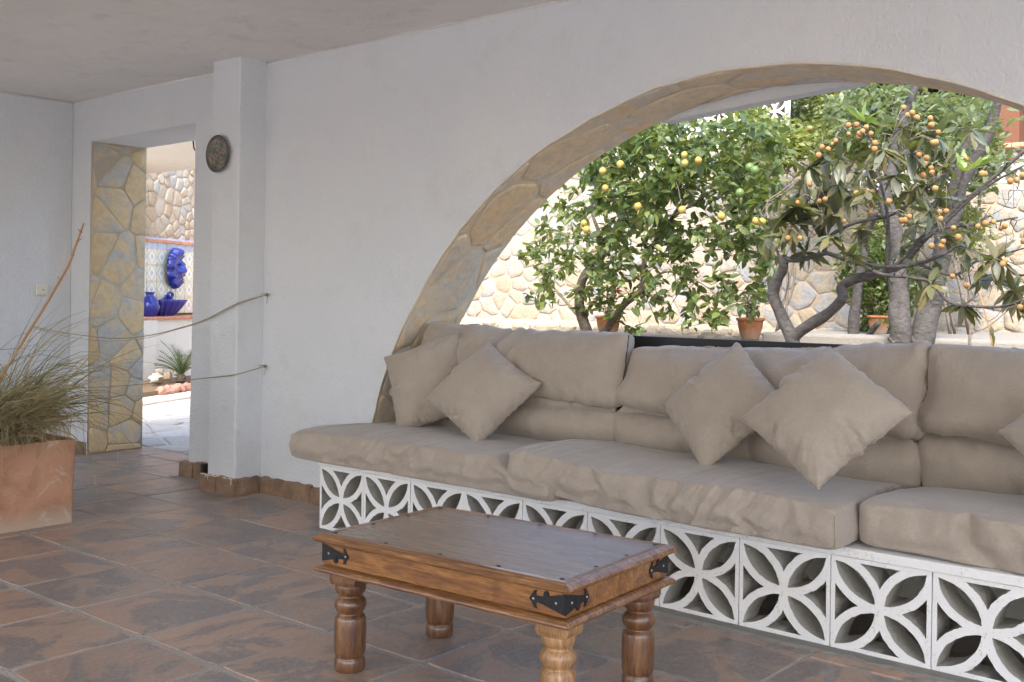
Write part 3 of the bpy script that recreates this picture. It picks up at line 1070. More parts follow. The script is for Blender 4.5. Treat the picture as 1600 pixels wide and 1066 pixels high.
def round_box(P, lo, hi, R_):
    """pull a point of a box-like skin onto the same box with rounded edges"""
    q = Vector((min(max(P[i], lo[i] + R_[i]), hi[i] - R_[i]) for i in range(3)))
    d = P - q
    m = max(abs(d.x) / R_[0], abs(d.y) / R_[1], abs(d.z) / R_[2])
    if m < 1e-6: return P
    e = Vector((d.x / R_[0], d.y / R_[1], d.z / R_[2]))
    e = e * (m / e.length)
    k = .85
    return P * (1 - k) + (q + Vector((e.x * R_[0], e.y * R_[1], e.z * R_[2]))) * k

def place_seat(key, x0, x1, yl, yr, z0, ztop, label, seed, amp_=1.0):
    """flat underside on the slab, soft top, front from yl to yr"""
    o, ids, seam = CU[key]
    me = o.data
    zs = [v.co.z for v in me.vertices]; xs = [v.co.x for v in me.vertices]; ys = [v.co.y for v in me.vertices]
    mnx, mxx, mny, mxy, mxz, mnz = min(xs), max(xs), min(ys), max(ys), max(zs), min(zs)
    square_up(me, .85, ((0, 1), (1, 0), (0, 2)))
    xs = [v.co.x for v in me.vertices]; ys = [v.co.y for v in me.vertices]
    mnx, mxx, mny, mxy = min(xs), max(xs), min(ys), max(ys)
    H0 = {'s1': .125, 's2': .13, 's3': .13}[key]
    for v in me.vertices:
        t = (v.co.x - mnx) / (mxx - mnx); u = (v.co.y - mny) / (mxy - mny); h = (v.co.z - mnz) / (mxz - mnz)
        zc = v.co.z; hb = H0 / 2
        h = min(1.25, max(0, (zc + hb) / (2 * hb)))
        zz = z0 + (ztop - .012 - z0) * h
        sag = noise.noise(Vector((t * 3 + seed, u * 2.3, seed * 1.7))) * .012 * h
        rear = -.018 * h * max(0, (u - .5)) * 2
        yf = yl + (yr - yl) * t
        q = round_box(Vector((x0 + (x1 - x0) * t, yf + (.80 + 3.225 - yf) * u, zz)), (x0, yf, z0), (x1, 4.03, ztop), (.045, .060, (ztop - z0) * .46))
        q.z += sag + rear + .016 * h * math.sin(math.pi * t) ** .5 * min(1, u * 5) - .010 * h
        if key == 's1' and q.x > -2.82:
            q.z = z0 + (q.z - z0) * (1 - .40 * min(1, (q.x + 2.82) / .14))
        if key == 's2':
            q.z += .045 * math.exp(-((q.x + 2.75) / .30) ** 2) * (1 if u < .5 else 1 - (u - .5))
        v.co = q
    nx, ny, nz = tuple(o['n'])
    sm = MB()
    sm.tube([me.vertices[ids[nx, 0, k]].co + Vector((0, -.003, 0)) for k in range(nz + 1)], .0022, 5)
    c = Vector(((x0 + x1) / 2, (yl + yr) / 2 + .3, z0))
    sm.V = [v - c for v in sm.V]
    sm.build('seam', [FABRIC], o, smooth=True)
    for v in me.vertices: v.co -= c
    o.location = c
    bake(o, 2)
    L_ = x1 - x0
    def fn(co, n):
        fr_ = max(0, min(1, (-n.y + .55) / .9)) * (1 if n.z > -.3 else 0)          # strongest on the front and its upper edge
        t = co.x / L_ + .5
        a = noise.noise(Vector((co.x * 8 - co.z * 6 + seed * 7, co.z * 1.5, seed)))
        b = noise.noise(Vector((co.x * 18 - co.z * 12 + seed * 3, co.z * 2, seed + 4)))
        m_ = .5 + .9 * noise.noise(Vector((co.x * 2.2 + seed, 0, seed)))
        amp = amp_ * max(.12, m_)
        top = .35 * max(0, n.z) * ridge(noise.noise(Vector((co.x * 5 + seed, co.y * 3.2 + co.x * 2, seed + 2))))
        return fr_ * amp * (ridge(a) * .0085 + ridge(b) * .0045) + top * .003 + noise.noise(Vector((co.x * 5, co.y * 5, seed))) * .004
    folds(o, fn)
    # piped seams: a fine ridge along the front edges
    tag(o, label, 'seat cushion', 'seat cushions on the bench')
    return o
place_seat('s1', -4.105, -2.50, 3.225, 3.225, .349, .477, 'left end seat cushion running under the two left pillows', 1.3)
o2 = place_seat('s2', -2.745, -1.355, 3.235, 3.215, .349, .486, 'middle seat cushion with a deeply wrinkled front edge', 4.1)
place_seat('s3', -1.372, .10, 3.37, 3.24, .349, .488, 'right end seat cushion with a smooth plump front', 7.7, amp_=.35)

# dark zip seams on the ends of two back cushions
def seam_strip(key, side, label=None):
    o, ids, seam = CU[key]
    nx, ny, nz = tuple(o['n'])
    me = o.data
    ix = nx if side > 0 else 0
    kk = nz - 1
    pts_ = [me.vertices[ids[ix, j, kk]].co.copy() for j in range(ny + 1)]
    c_ = sum(pts_, Vector()) / len(pts_)
    m = MB()
    m.tube([p + Vector((.001 * side, -.002, 0)) for p in pts_], .0026, 5)
    m.build('zip_seam', [PIPING], o, smooth=True)



def place_back(key, x0, x1, z1l, z1r, label, seed, xb0=None, xb1=None, ypush=0):
    o, ids, seam = CU[key]
    me = o.data
    square_up(me, .9)
    xs = [v.co.x for v in me.vertices]; ys = [v.co.y for v in me.vertices]; zs = [v.co.z for v in me.vertices]
    mnx, mxx, mny, mxy = min(xs), max(xs), min(ys), max(ys)
    if xb0 is None: xb0 = x0
    if xb1 is None: xb1 = x1
    zb = .440
    for v in me.vertices:
        t = (v.co.x - mnx) / (mxx - mnx); u = (v.co.y - mny) / (mxy - mny)
        X0 = xb0 + (x0 - xb0) * u; X1 = xb1 + (x1 - xb1) * u
        z1 = z1l + (z1r - z1l) * t + noise.noise(Vector((t * 4 + seed, 0, seed))) * .010 * u
        zz = zb + (z1 - zb) * u
        dep = v.co.z * 1.12                       # front is +z
        if dep < 0: dep = max(dep, -.052)
        yy = 3.875 + ypush + .085 * u - dep - noise.noise(Vector((t * 2.5 + seed, u * 2, 1.1))) * .012
        if u < .42: yy -= .018 * math.sin(u / .42 * math.pi)
        q = Vector((X0 + (X1 - X0) * t, dep, zz))
        q = round_box(q, (X0, -.075, zb), (X1, .085, z1), (.045, .06, .050))
        v.co = Vector((q.x, yy + dep - q.y, q.z))
    c = Vector(((x0 + x1) / 2, 3.93, zb))
    for v in me.vertices: v.co -= c
    o.location = c
    if key != 'b3': seam_strip(key, 1)
    bake(o, 1)
    H1 = .53; zc_ = .40 * H1 if key != 'b3' else .43 * H1
    def fn(co, n):
        if n.y > .3: return 0
        a = noise.noise(Vector((co.x * 7 + co.z * 5 + seed * 5, co.z * 2.4, seed)))
        b = noise.noise(Vector((co.x * 15 - co.z * 6 + seed * 3, co.z * 4, seed + 4)))
        nearc = math.exp(-((co.z - zc_) / .09) ** 2) + math.exp(-((co.z - H1) / .10) ** 2) + math.exp(-((co.z) / .08) ** 2) * .8
        m_ = max(.1, .45 + 1.1 * noise.noise(Vector((co.x * 2.5 + seed, co.z, seed))))
        zk = zc_ + .035 * noise.noise(Vector((co.x * 2.2, seed, 0))) - .02 * co.x
        dz = co.z - zk
        cr = math.exp(-(dz / .012) ** 2)
        lob = .030 * math.exp(-((dz - .055) / .045) ** 2) + .022 * math.exp(-((dz + .075) / .06) ** 2)
        return nearc * m_ * (ridge(a) * .009 + ridge(b) * .005) - .024 * cr + lob + noise.noise(Vector((co.x * 4, co.z * 4, seed))) * .007
    folds(o, fn)
    tag(o, label, 'back cushion', 'back cushions leaning in the arch')
    return o
place_back('b1', -3.875, -2.610, 1.005, .985, 'left back cushion behind the two left throw pillows', 2.2, xb0=-3.99, xb1=-2.60)
place_back('b2', -2.622, -1.312, .930, .998, 'middle back cushion, sagging lower at its left end', 5.5, xb0=-2.635, xb1=-1.315)
place_back('b3', -1.328, .02, .995, .985, 'right back cushion reaching past the frame edge', 9.1)

def pose_pillow(key, S, pos, spin, lean, yaw, label, slump=.0):
    o, corners, rimv = PW[key]
    me = o.data
    d1 = (me.vertices[corners[0]].co - me.vertices[corners[1]].co).length
    d2 = (me.vertices[corners[2]].co - me.vertices[corners[3]].co).length
    k = S * math.sqrt(2) / ((d1 + d2) / 2)
    for v in me.vertices: v.co = v.co * k
    hs = S / 2
    # let the seams out so that the outline is nearly straight, only slightly hollow
    ex = max(abs(me.vertices[i].co.x) for i in rimv if abs(me.vertices[i].co.y) < .15 * S)
    ey = max(abs(me.vertices[i].co.y) for i in rimv if abs(me.vertices[i].co.x) < .15 * S)
    kx = hs * .945 / ex - 1; ky = hs * .945 / ey - 1
    R_ = [me.vertices[i].co.copy() for i in rimv]
    def edge(ax, sgn):
        q = sorted((p[1 - ax], abs(p[ax])) for p in R_ if p[ax] * sgn > 0 and abs(p[ax]) > abs(p[1 - ax]) * .93)
        return np.array([a for a, b in q]), np.array([b for a, b in q])
    EE = {(ax, sg): edge(ax, sg) for ax in (0, 1) for sg in (-1, 1)}
    for v in me.vertices:
        x, y = v.co.x, v.co.y
        for ax, (p, q) in ((0, (x, y)), (1, (y, x))):
            xs_, ys_ = EE[ax, 1 if p > 0 else -1]
            e = float(np.interp(q, xs_, ys_)); b_ = min(1, abs(q) / hs)
            tgt = hs * (.945 + .055 * b_ ** 2)
            near_ = min(1, abs(p) / max(e, .01)); w_ = near_ * max(0, 1 - b_ ** 6)
            v.co[ax] = p * (1 + (tgt / e - 1) * w_)
    for v in me.vertices:
        v.co.z *= .86
        if v.co.z < 0: v.co.z *= .7
        v.co.z += noise.noise(v.co * 5 + Vector((k * 9, 0, spin))) * .004
    M_ = Matrix.Translation(pos) @ Matrix.Rotation(math.radians(yaw), 4, 'Z') @ Matrix.Rotation(math.radians(lean), 4, 'X') @ Matrix.Rotation(math.radians(spin), 4, 'Z')
    Mi = M_.inverted()
    zs_ = .484
    for v in me.vertices:             # the lower corner rests on the seat and is squashed there
        q = M_ @ v.co
        if q.z < zs_ + .03:
            d_ = zs_ + .03 - q.z
            q.z = zs_ + .03 - .03 * (1 - math.exp(-d_ / .03))
            q.y += .25 * d_ * (1 if v.co.z < 0 else -.6)
            v.co = Mi @ q
    # seam cord round the edge
    m = MB()
    P_ = [me.vertices[i].co.copy() for i in rimv]; P_.append(P_[0])
    m.tube(P_, .0018, 5, cap=False)
    m.build('seam', [FABRIC], o, smooth=True)
    D = math.radians
    bake(o, 1)
    sd2 = spin + yaw
    def fn(co, n):
        r_ = max(abs(co.x), abs(co.y)) / hs; d_ = (abs(co.x) + abs(co.y)) / (2 * hs)
        a = math.atan2(co.y, co.x)
        low = max(0, min(1, (.60 - (M_ @ co).z) / .12))
        q = ridge(noise.noise(Vector((math.cos(a) * 7 + sd2, math.sin(a) * 7, d_ * 1.0)))) * .0038 * max(0, r_ - .5) * 2
        q += low * .006 * ridge(noise.noise(Vector((math.cos(a) * 11 + sd2, math.sin(a) * 11, co.x * 3))))
        return q + noise.noise(co * 9 + Vector((sd2, 0, 0))) * .003
    folds(o, fn)
    o.matrix_world = M_
    tag(o, label, 'throw pillow', 'square throw pillows on the bench')
pose_pillow('p1', .415, (-3.66, 3.745, .712), 20.7, 72, 17.9, 'leftmost throw pillow, standing almost square against the arch stones')
pose_pillow('p2', .405, (-3.245, 3.675, .700), 55.4, 53.5, 17.3, 'throw pillow on its corner, second from the left')
pose_pillow('p3', .410, (-2.030, 3.700, .733), 52.4, 57.7, -9.2, 'throw pillow on its corner against the middle back cushion, smaller of the middle pair')
pose_pillow('p4', .420, (-1.520, 3.475, .755), 53.5, 50.5, 4.2, 'largest throw pillow, on its corner in front of the others')
pose_pillow('p5', .42, (-.70, 3.60, .745), 48, 58, -4, 'throw pillow cut off by the right edge of the photo')

# ================================================================== COFFEE TABLE
TZ = .42
TB = empty('coffee_table', (-2.088, 2.42, 0), math.radians(3.5))
tag(TB, 'low carved wooden coffee table with black iron corner straps', 'coffee table')
TL, TW = .925, .585
def tparent(o): return o
def frame_ring(name, L, W, prof, mat):
    """moulding run round a rectangle; prof = (outward, z)"""
    m = MB(); V = []; F = []; k = len(prof)
    sub = 14
    path = []
    cs = [(-1, -1), (1, -1), (1, 1), (-1, 1)]
    for e in range(4):
        a, b = cs[e], cs[(e + 1) % 4]
        for i in range(sub):
            t = i / sub
            path.append((a[0] + (b[0] - a[0]) * t, a[1] + (b[1] - a[1]) * t, i == 0, e))
    for (px, py, corner, e) in path:
        for (o_, z) in prof:
            x = px * (L / 2 + o_) if abs(px) > .999 else px * (L / 2 + o_)
            y = py * (W / 2 + o_) if abs(py) > .999 else py * (W / 2 + o_)
            jx = noise.noise(Vector((px * 6, py * 6, z * 40))) * .0012
            V.append((x + jx * (abs(px) > .999), y + jx * (abs(py) > .999), z + jx * .5))
    n = len(path)
    for i in range(n):
        i2 = (i + 1) % n
        for j in range(k):
            j2 = (j + 1) % k
            F.append((i * k + j, i2 * k + j, i2 * k + j2, i * k + j2))
    m.add(V, F)
    return m.build(name, [mat], TB)
# top: four planks set side by side with hairline joints, and a rounded border moulding
frame_ring('top_moulding', TL - .05, TW - .05, [(-.012, TZ - .026), (-.012, TZ - .0005), (.004, TZ - .001), (.010, TZ - .004), (.014, TZ - .0045), (.021, TZ - .008), (.025, TZ - .014), (.0245, TZ - .020), (.019, TZ - .0255), (.010, TZ - .027)], W_MOULD)
ny_ = 4
pw = (TW - .076) / ny_
for i in range(ny_):
    y0 = -(TW - .076) / 2 + i * pw
    V = []; F = []; nu_, nv_ = 24, 8
    for a in range(nu_ + 1):
        for b in range(nv_ + 1):
            x = -(TL - .076) / 2 + (TL - .076) * a / nu_; v_ = b / nv_ * 2 - 1
            yy = y0 + .0002 + (pw - .0004) * b / nv_
            V.append((x, yy, TZ - .0010 - .00035 * v_ * v_ + .0012 * noise.noise(Vector((x * 5, yy * 11, 2.0)))))
    for a in range(nu_):
        for b in range(nv_):
            k = a * (nv_ + 1) + b; F.append((k, k + nv_ + 1, k + nv_ + 2, k + 1))
    m = MB().add(V, F)
    o = m.build('plank', [W_TOP], TB, smooth=True)

MB().box(-(TL - .078) / 2, (TL - .078) / 2, -(TW - .078) / 2, (TW - .078) / 2, TZ - .026, TZ - .0042).build('underboard', [W_TOP], TB)
AL, AW = TL - .066, TW - .066
zt, zb_ = TZ - .0275, TZ - .092
for sy in (-1, 1):
    o = MB().box(-AL / 2, AL / 2, sy * AW / 2 - .011, sy * AW / 2 + .011, zb_, zt).build('long_apron', [W_SIDE], TB); bevel(o, .0015, 1)
for sx in (-1, 1):
    o = MB().box(sx * (AL / 2 + .0105) - .022 if sx > 0 else -(AL / 2 + .0105), sx * (AL / 2 + .0105) if sx > 0 else -(AL / 2 + .0105) + .022, -AW / 2 - .0105, AW / 2 + .0105, zb_ + .0005, zt - .0005).build('short_apron', [W_SIDE], TB); bevel(o, .0015, 1)
frame_ring('lower_moulding', TL - .05, TW - .05, [(-.03, zb_ - .028), (-.03, zb_ - .0005), (-.006, zb_ - .0008), (-.002, zb_ - .004), (.006, zb_ - .0045), (.014, zb_ - .008), (.020, zb_ - .013), (.022, zb_ - .018), (.018, zb_ - .024), (.008, zb_ - .0275)], W_MOULD)
legprof = [(.002, 0), (.038, 0), (.044, .004), (.0465, .014), (.0465, .034), (.044, .042), (.041, .046), (.0445, .050), (.047, .060), (.0485, .09), (.0485, .13), (.0475, .160), (.0445, .170), (.040, .174), (.0375, .177), (.0385, .181), (.044, .187), (.0485, .198), (.0490, .207), (.046, .218), (.039, .226), (.0355, .229), (.0365, .234), (.0425, .239), (.0465, .248), (.047, .262), (.046, .266), (.002, .266)]
for sx, sy, mt in ((-1, -1, W_LEG_D), (1, -1, W_LEG_L), (1, 1, W_LEG_D), (-1, 1, W_LEG_D)):
    m = MB().lathe(legprof, 40)
    o = m.build('leg', [mt], TB, smooth=True)
    o.location = (sx * (TL / 2 - .082), sy * (TW / 2 - .082), 0)
    # faceted block on top of the turned part
    b = MB(); h0, h1 = .2665, zb_ - .0285
    r1, ch = .053, .016
    ring = [(-r1 + ch, -r1), (r1 - ch, -r1), (r1, -r1 + ch), (r1, r1 - ch), (r1 - ch, r1), (-r1 + ch, r1), (-r1, r1 - ch), (-r1, -r1 + ch)]
    V = [(x * .93, y * .93, h0) for x, y in ring] + [(x, y, h0 + .012) for x, y in ring] + [(x, y, h1) for x, y in ring]
    F = [tuple(range(7, -1, -1)), tuple(range(16, 24))] + [(r * 8 + i, r * 8 + (i + 1) % 8, (r + 1) * 8 + (i + 1) % 8, (r + 1) * 8 + i) for r in range(2) for i in range(8)]
    b.add(V, F).build('leg_block', [mt], o)
# iron corner straps: an arrow shaped plate on both faces of each corner
def strap_mesh():
    h = .0275
    out = [(0, -h), (0, h), (.035, .018), (.075, .010), (.090, .009), (.091, .017), (.087, .024), (.097, .022), (.104, .010), (.112, .0), (.104, -.010), (.097, -.022), (.087, -.024), (.091, -.017), (.090, -.008), (.070, -.010), (.03, -.020)]
    V = [(x, 0, z) for x, z in out] + [(x, -.0022, z) for x, z in out]
    n = len(out)
    F = [tuple(range(n)), tuple(range(2 * n - 1, n - 1, -1))] + [(i, n + i, n + (i + 1) % n, (i + 1) % n) for i in range(n)]
    m = MB().add(V, F)
    for (x, z, up) in ((.057, .012, 1), (.057, -.012, -1)):
        pass
    # round ear on the side of the plate
    R_ = .0085; cx, cz = .058, .016
    VV = [(cx + R_ * math.cos(a_ * math.pi / 6), -.0035, cz + R_ * 1.25 * math.sin(a_ * math.pi / 6)) for a_ in range(12)]
    VV += [(x, -.0003, z) for x, y, z in VV]
    m.add(VV, [tuple(range(11, -1, -1))] + [(i, (i + 1) % 12, 12 + (i + 1) % 12, 12 + i) for i in range(12)])
    me = m.me('iron_strap'); me.materials.append(IRON)
    return me
sm_ = strap_mesh()
nail = MB().lathe([(.0001, .0022), (.0022, .0018), (.0034, .0008), (.0036, 0), (.0001, 0)], 10).me('stud'); nail.materials.append(STEEL)
zc_ = (zt + zb_) / 2 + .002
def put_strap(face, sx, sy, flipz):
    o = bpy.data.objects.new('iron_strap', sm_); sc.collection.objects.link(o); o.parent = TB
    if face == 'long':
        o.location = (sx * (AL / 2 + .0115), sy * (AW / 2 + .0116), zc_)
        rz = 0 if (sy < 0) else math.pi
        mir = -1 if ((sx > 0) == (sy < 0)) else 1
    else:
        o.location = (sx * (AL / 2 + .0111), sy * (AW / 2 + .0121), zc_)
        rz = math.pi / 2 if sx > 0 else -math.pi / 2
        mir = -1 if ((sy > 0) == (sx > 0)) else 1
    o.rotation_euler = (0, 0, rz)
    o.scale = (mir, 1, flipz)
    for x, z in ((.028, 0), (.099, 0)):
        q = bpy.data.objects.new('stud', nail); sc.collection.objects.link(q); q.parent = o
        q.location = (x, -.0022, z); q.rotation_euler = (math.pi / 2, 0, 0)
for sx in (-1, 1):
    for sy in (-1, 1):
        put_strap('long', sx, sy, 1 if sx > 0 else -1)
        put_strap('short', sx, sy, -1 if sy < 0 else 1)
# dark studs along the edge of the top
stud = MB().lathe([(.0001, .0020), (.004, .0017), (.0068, .0006), (.0072, 0), (.0001, 0)], 12).me('stud'); stud.materials.append(IRON)
sp = []
for i in range(5):
    for sy in (-1, 1): sp.append((-TL / 2 + .05 + (TL - .10) * i / 4, sy * (TW / 2 - .048)))
for i in (1, 2):
    for sx in (-1, 1): sp.append((sx * (TL / 2 - .05), -TW / 2 + .048 + (TW - .096) * i / 3))
for x, y in sp:
    q = bpy.data.objects.new('stud', stud); sc.collection.objects.link(q); q.parent = TB
    q.location = (x, y, TZ - .0011)

# ================================================================== PLANTER WITH GRASS
PX0, PX1, PY0, PY1, PH = -5.43, -4.99, 1.72, 2.655, .412
PO = Vector(((PX0 + PX1) / 2, (PY0 + PY1) / 2, 0))
pl = empty('terracotta_planter', PO)
tag(pl, 'large weathered rectangular terracotta planter with white mineral stains', 'planter')
def rrect(hx, hy, r, n=6):
    P = []
    for cx, cy, a0 in ((hx - r, hy - r, 0), (-hx + r, hy - r, 90), (-hx + r, -hy + r, 180), (hx - r, -hy + r, 270)):
        for i in range(n + 1):
            a = math.radians(a0 + 90 * i / n)
            P.append((cx + r * math.cos(a), cy + r * math.sin(a)))
    # extra points on the long sides
    out = []
    for i in range(len(P)):
        a, b = P[i], P[(i + 1) % len(P)]
        d = math.hypot(b[0] - a[0], b[1] - a[1]); k = max(1, int(d / .04))
        for j in range(k): out.append((a[0] + (b[0] - a[0]) * j / k, a[1] + (b[1] - a[1]) * j / k))
    return out
hx, hy = (PX1 - PX0) / 2, (PY1 - PY0) / 2
V = []; F = []
lev = [(.974, 0, 0), (.976, .01, 0), (.98, .1, 0), (.985, .2, 0), (.99, .3, 0), (.997, .37, 0), (1, .385, 0), (1, .400, 0), (.992, .409, 0), (.975, PH, 0), (.90, PH, .0), (.87, .405, .0), (.86, .34, 0)]
base = rrect(hx, hy, .022)
k = len(base)
for s_, z, _ in lev:
    for x, y in base:
        off = 1 - s_
        X = x - math.copysign(min(abs(x), off * hx), x); Y = y - math.copysign(min(abs(y), off * hx), y)
        e = noise.noise(Vector((x * 5, y * 5, z * 6))) * .006
        V.append((X + e * (1 if x > 0 else -1), Y + e * .5, z + (noise.noise(Vector((x * 6, y * 6, 2))) * .003 if z > .3 else 0)))
for r in range(len(lev) - 1):
    for i in range(k): F.append((r * k + i, r * k + (i + 1) % k, (r + 1) * k + (i + 1) % k, (r + 1) * k + i))
F.append(tuple(range(k - 1, -1, -1)))
MB().add(V, F).build('pot_body', [TERRA], pl, smooth=True)
MB().box(-hx * .88, hx * .88, -hy * .94, hy * .94, .30, .375).build('soil', [SOIL], pl)
rg = random.Random(12)
def leafstrip(P, Wd, up=Vector((0, 0, 1))):
    """a blade: centre line P, widths Wd; returns verts and faces with a slight fold"""
    V = []; F = []
    n = len(P)
    for i, p in enumerate(P):
        t = (P[min(i + 1, n - 1)] - P[max(i - 1, 0)]).normalized()
        s_ = t.cross(up)
        if s_.length < 1e-4: s_ = Vector((1, 0, 0))
        s_.normalize()
        V += [p - s_ * Wd[i], p + s_ * Wd[i]]
    for i in range(n - 1): F.append((i * 2, i * 2 + 1, i * 2 + 3, i * 2 + 2))
    return V, F
def blades(n, kind, seed):
    rg = random.Random(seed)
    VV = []; FF = []; var = []
    gc = Vector((0, 0, .385))
    for i in range(n):
        a = rg.uniform(0, 2 * math.pi); rr = math.sqrt(rg.random())
        b = gc + Vector((.14 * rr * math.cos(a), .26 * rr * math.sin(a) + .12, 0))
        a2 = a + rg.gauss(0, .9)
        d = Vector((math.cos(a2), math.sin(a2), 0))
        if kind in ('green', 'straw'):
            L = rg.uniform(.38, .92); lift = rg.uniform(.5, 1.55); bend = rg.uniform(.8, 3.2)
        elif kind == 'dry':
            a2 = rg.gauss(.2, 1.1); d = Vector((math.cos(a2), math.sin(a2), 0))
            b = gc + Vector((rg.uniform(-.04, .15), rg.uniform(-.12, .33), 0))
            L = rg.uniform(.25, .55); lift = rg.uniform(1.1, 1.65); bend = rg.uniform(2.0, 5.5)
        else:
            L = rg.uniform(.15, .4); lift = rg.uniform(1.0, 1.5); bend = rg.uniform(.3, 1.6)
        seg = 7; p = b.copy(); P = [p.copy()]; ang = lift; Wd = []
        wv = rg.uniform(-.25, .25)
        for s_ in range(seg):
            P.append(P[-1] + (d * math.cos(ang) + Vector((0, 0, 1)) * math.sin(ang)) * (L / seg))
            ang -= bend / seg * (.5 + s_ / seg)
            ang = max(ang, -1.5)
            d = (Matrix.Rotation(wv * .5 + rg.gauss(0, .16), 3, 'Z') @ d)
        for q in P:                        # keep blades off the floor and wall
            q.z = max(q.z, .03)
        wmax = rg.uniform(.0018, .0036)
        Wd = [wmax * (1 - (j / seg) ** 2.2) + .0003 for j in range(seg + 1)]
        V, F = leafstrip(P, Wd, Vector((math.cos(a2 + 1.3), math.sin(a2 + 1.3), .6)))
        b0 = len(VV)
        VV += V; FF += [tuple(b0 + x for x in f) for f in F]; var += [rg.random()] * len(V)
    return VV, FF, var
def with_var(name, V, F, var):
    me = mesh(name, V, F)
    at = me.attributes.new('var', 'FLOAT', 'POINT')
    at.data.foreach_set('value', var)
    return me
gr = empty('ornamental_grass', PO + Vector((-.02, -.02, 0)))
tag(gr, 'arching ornamental grass with green tips and dry straw growing in the planter', 'grass plant')
for kind, n, mt, sd_ in (('green', 250, GRASS_G, 3), ('straw', 200, GRASS_D, 14), ('dry', 1250, GRASS_D, 4), ('stub', 260, GRASS_D, 5)):
    V, F, var = blades(n, kind, sd_)
    o = link({'green': 'green_blades', 'straw': 'straw_blades', 'dry': 'dry_blades', 'stub': 'young_blades'}[kind], with_var('blades', V, F, var), mt, gr, smooth=True)
    o['kind'] = 'stuff'
# dry cane stuck in the planter
m = MB()
P_ = [Vector((-5.22, 2.24, .36)), Vector((-5.21, 2.33, .62)), atX(95, 437, -5.17), atX(118, 385, -5.16), atX(131, 349, -5.15)]
P_ = smooth_path(P_, 5)
m.tube(P_, [.0085 - .0042 * i / (len(P_) - 1) for i in range(len(P_))], 8)
for i in (7, 10, 13, 16, 18):
    p = P_[i]; m.tube([p - Vector((0, 0, .004)), p, p + Vector((0, 0, .004))], [.008, .0098 - i * .00015, .007], 8)
    if i % 2 == 0: m.tube([p, p + Vector((.01, -.022 if i % 4 else .02, .014))], [.0035, .0012], 5)
o = m.build('dry_cane', [BAMBOO], None, smooth=True)
tag(o, 'dry brown cane stuck upright and leaning in the grass planter', 'cane')

# ================================================================== SMALL THINGS ON THE WALLS
def rope(pts_, label, nail_at, second=None):
    P = smooth_path(pts_, 8)
    m = MB(); n = 3
    # two twisted strands
    L = [0]
    for i in range(1, len(P)): L.append(L[-1] + (P[i] - P[i - 1]).length)
    for ph in (0, math.pi):
        Q = []
        for i in range(len(P) - 1):
            kk = 6
            for j in range(kk):
                t = j / kk; p = P[i].lerp(P[i + 1], t); l = L[i] + (L[i + 1] - L[i]) * t
                a = l * 260 + ph
                Q.append(p + Vector((0, math.cos(a), math.sin(a))) * .0016)
        Q.append(P[-1])
        m.tube(Q, .0022, 5)
    o = m.build('rope', [ROPE], None, smooth=True)
    tag(o, label, 'rope', 'ropes hung across the doorway')
    if second:
        m = MB(); m.tube(smooth_path(second, 5), .0016, 5); m.build('strand', [ROPE], o, smooth=True)
    k_ = MB()
    e = nail_at
    k_.tube([e + Vector((0, 0, .0)), e + Vector((.003, -.004, -.03)), e + Vector((-.004, -.003, -.05))], .0018, 5)
    for a in range(3):
        k_.tube([e + Vector((.009 * math.cos(q / 6 * 2 * math.pi), -.003 * a, .009 * math.sin(q / 6 * 2 * math.pi))) for q in range(7)], .0022, 5, cap=False)
    k_.tube([e, e + Vector((-.016, -.004, .006)), e + Vector((-.05, -.008, .0))], .0018, 5)
    k_.build('knot', [ROPE], o, smooth=True)
    q = MB().tube([e + Vector((0, .02, 0)), e + Vector((0, -.014, .004))], .0022, 6); q.build('nail', [STEEL], o)
nu = Vector((-4.955, 3.757, 1.128))
up_ = [nu, Vector((-5.012, 3.592, 1.075)), atY(320, 500, 3.588), atY(280, 513, 3.58), atY(235, 524, 3.575), atY(180, 529, 3.565), atY(120, 523, 3.55), atY(80, 517, 3.53), atX(50, 510, -7.213)]
up2 = [nu, Vector((-5.012, 3.590, 1.066)), atY(320, 502, 3.586), atY(270, 517, 3.578), atY(230, 528, 3.572), atY(170, 533, 3.56), atY(110, 527, 3.545), atX(52, 513, -7.214)]
rope(up_, 'upper hemp rope sagging across the doorway from pillar to left wall', nu, up2)
nl = Vector((-4.965, 3.757, .722))
lo = [nl, Vector((-5.012, 3.592, .680)), atY(320, 591, 3.588), atY(260, 597, 3.58), atY(190, 603, 3.57), atY(120, 607, 3.55), atX(72, 606, -7.213)]
rope(lo, 'lower hemp rope stretched across the doorway below the other', nl)

# decorated plate
def m_plate():
    m = Mat('painted_plate', .25, .5)
    co = m.coord('Object')
    sx = m.n('ShaderNodeSeparateXYZ'); m.l(co, sx.inputs[0])
    x, y = sx.outputs[0], sx.outputs[1]
    r = m.math('SQRT', m.math('ADD', m.math('MULTIPLY', x, x), m.math('MULTIPLY', y, y)))
    a = m.math('ARCTAN2', y, x)
    pet = m.math('SINE', m.math('MULTIPLY', a, 4.0)); pet2 = m.math('SINE', m.math('MULTIPLY', a, 24.0))
    rr = m.math('SINE', m.math('MULTIPLY', r, 210.0))
    s1 = m.math('ADD', pet, m.math('MULTIPLY', rr, .6))
    s2 = m.math('MULTIPLY', pet2, m.math('SINE', m.math('MULTIPLY', r, 420.0)))
    c = m.ramp(m.math('ADD', m.math('MULTIPLY', s1, .3), .5), [(0, (.03, .05, .06)), (.25, (.10, .11, .06)), (.45, (.16, .12, .05)), (.6, (.25, .22, .19)), (.8, (.12, .05, .04)), (1, (.22, .2, .2))], 'CONSTANT')
    c = m.mix(m.ramp(s2, [(.25, 0.), (.4, .8)]), c, (.28, .27, .26))
    c = m.mix(m.ramp(m.math('MULTIPLY', r, 10), [(.88, 0.), (.92, .75)]), c, (.05, .045, .05))
    m.color(c); m.bump(s2, .3, .001)
    return m.m
PLATE = m_plate()
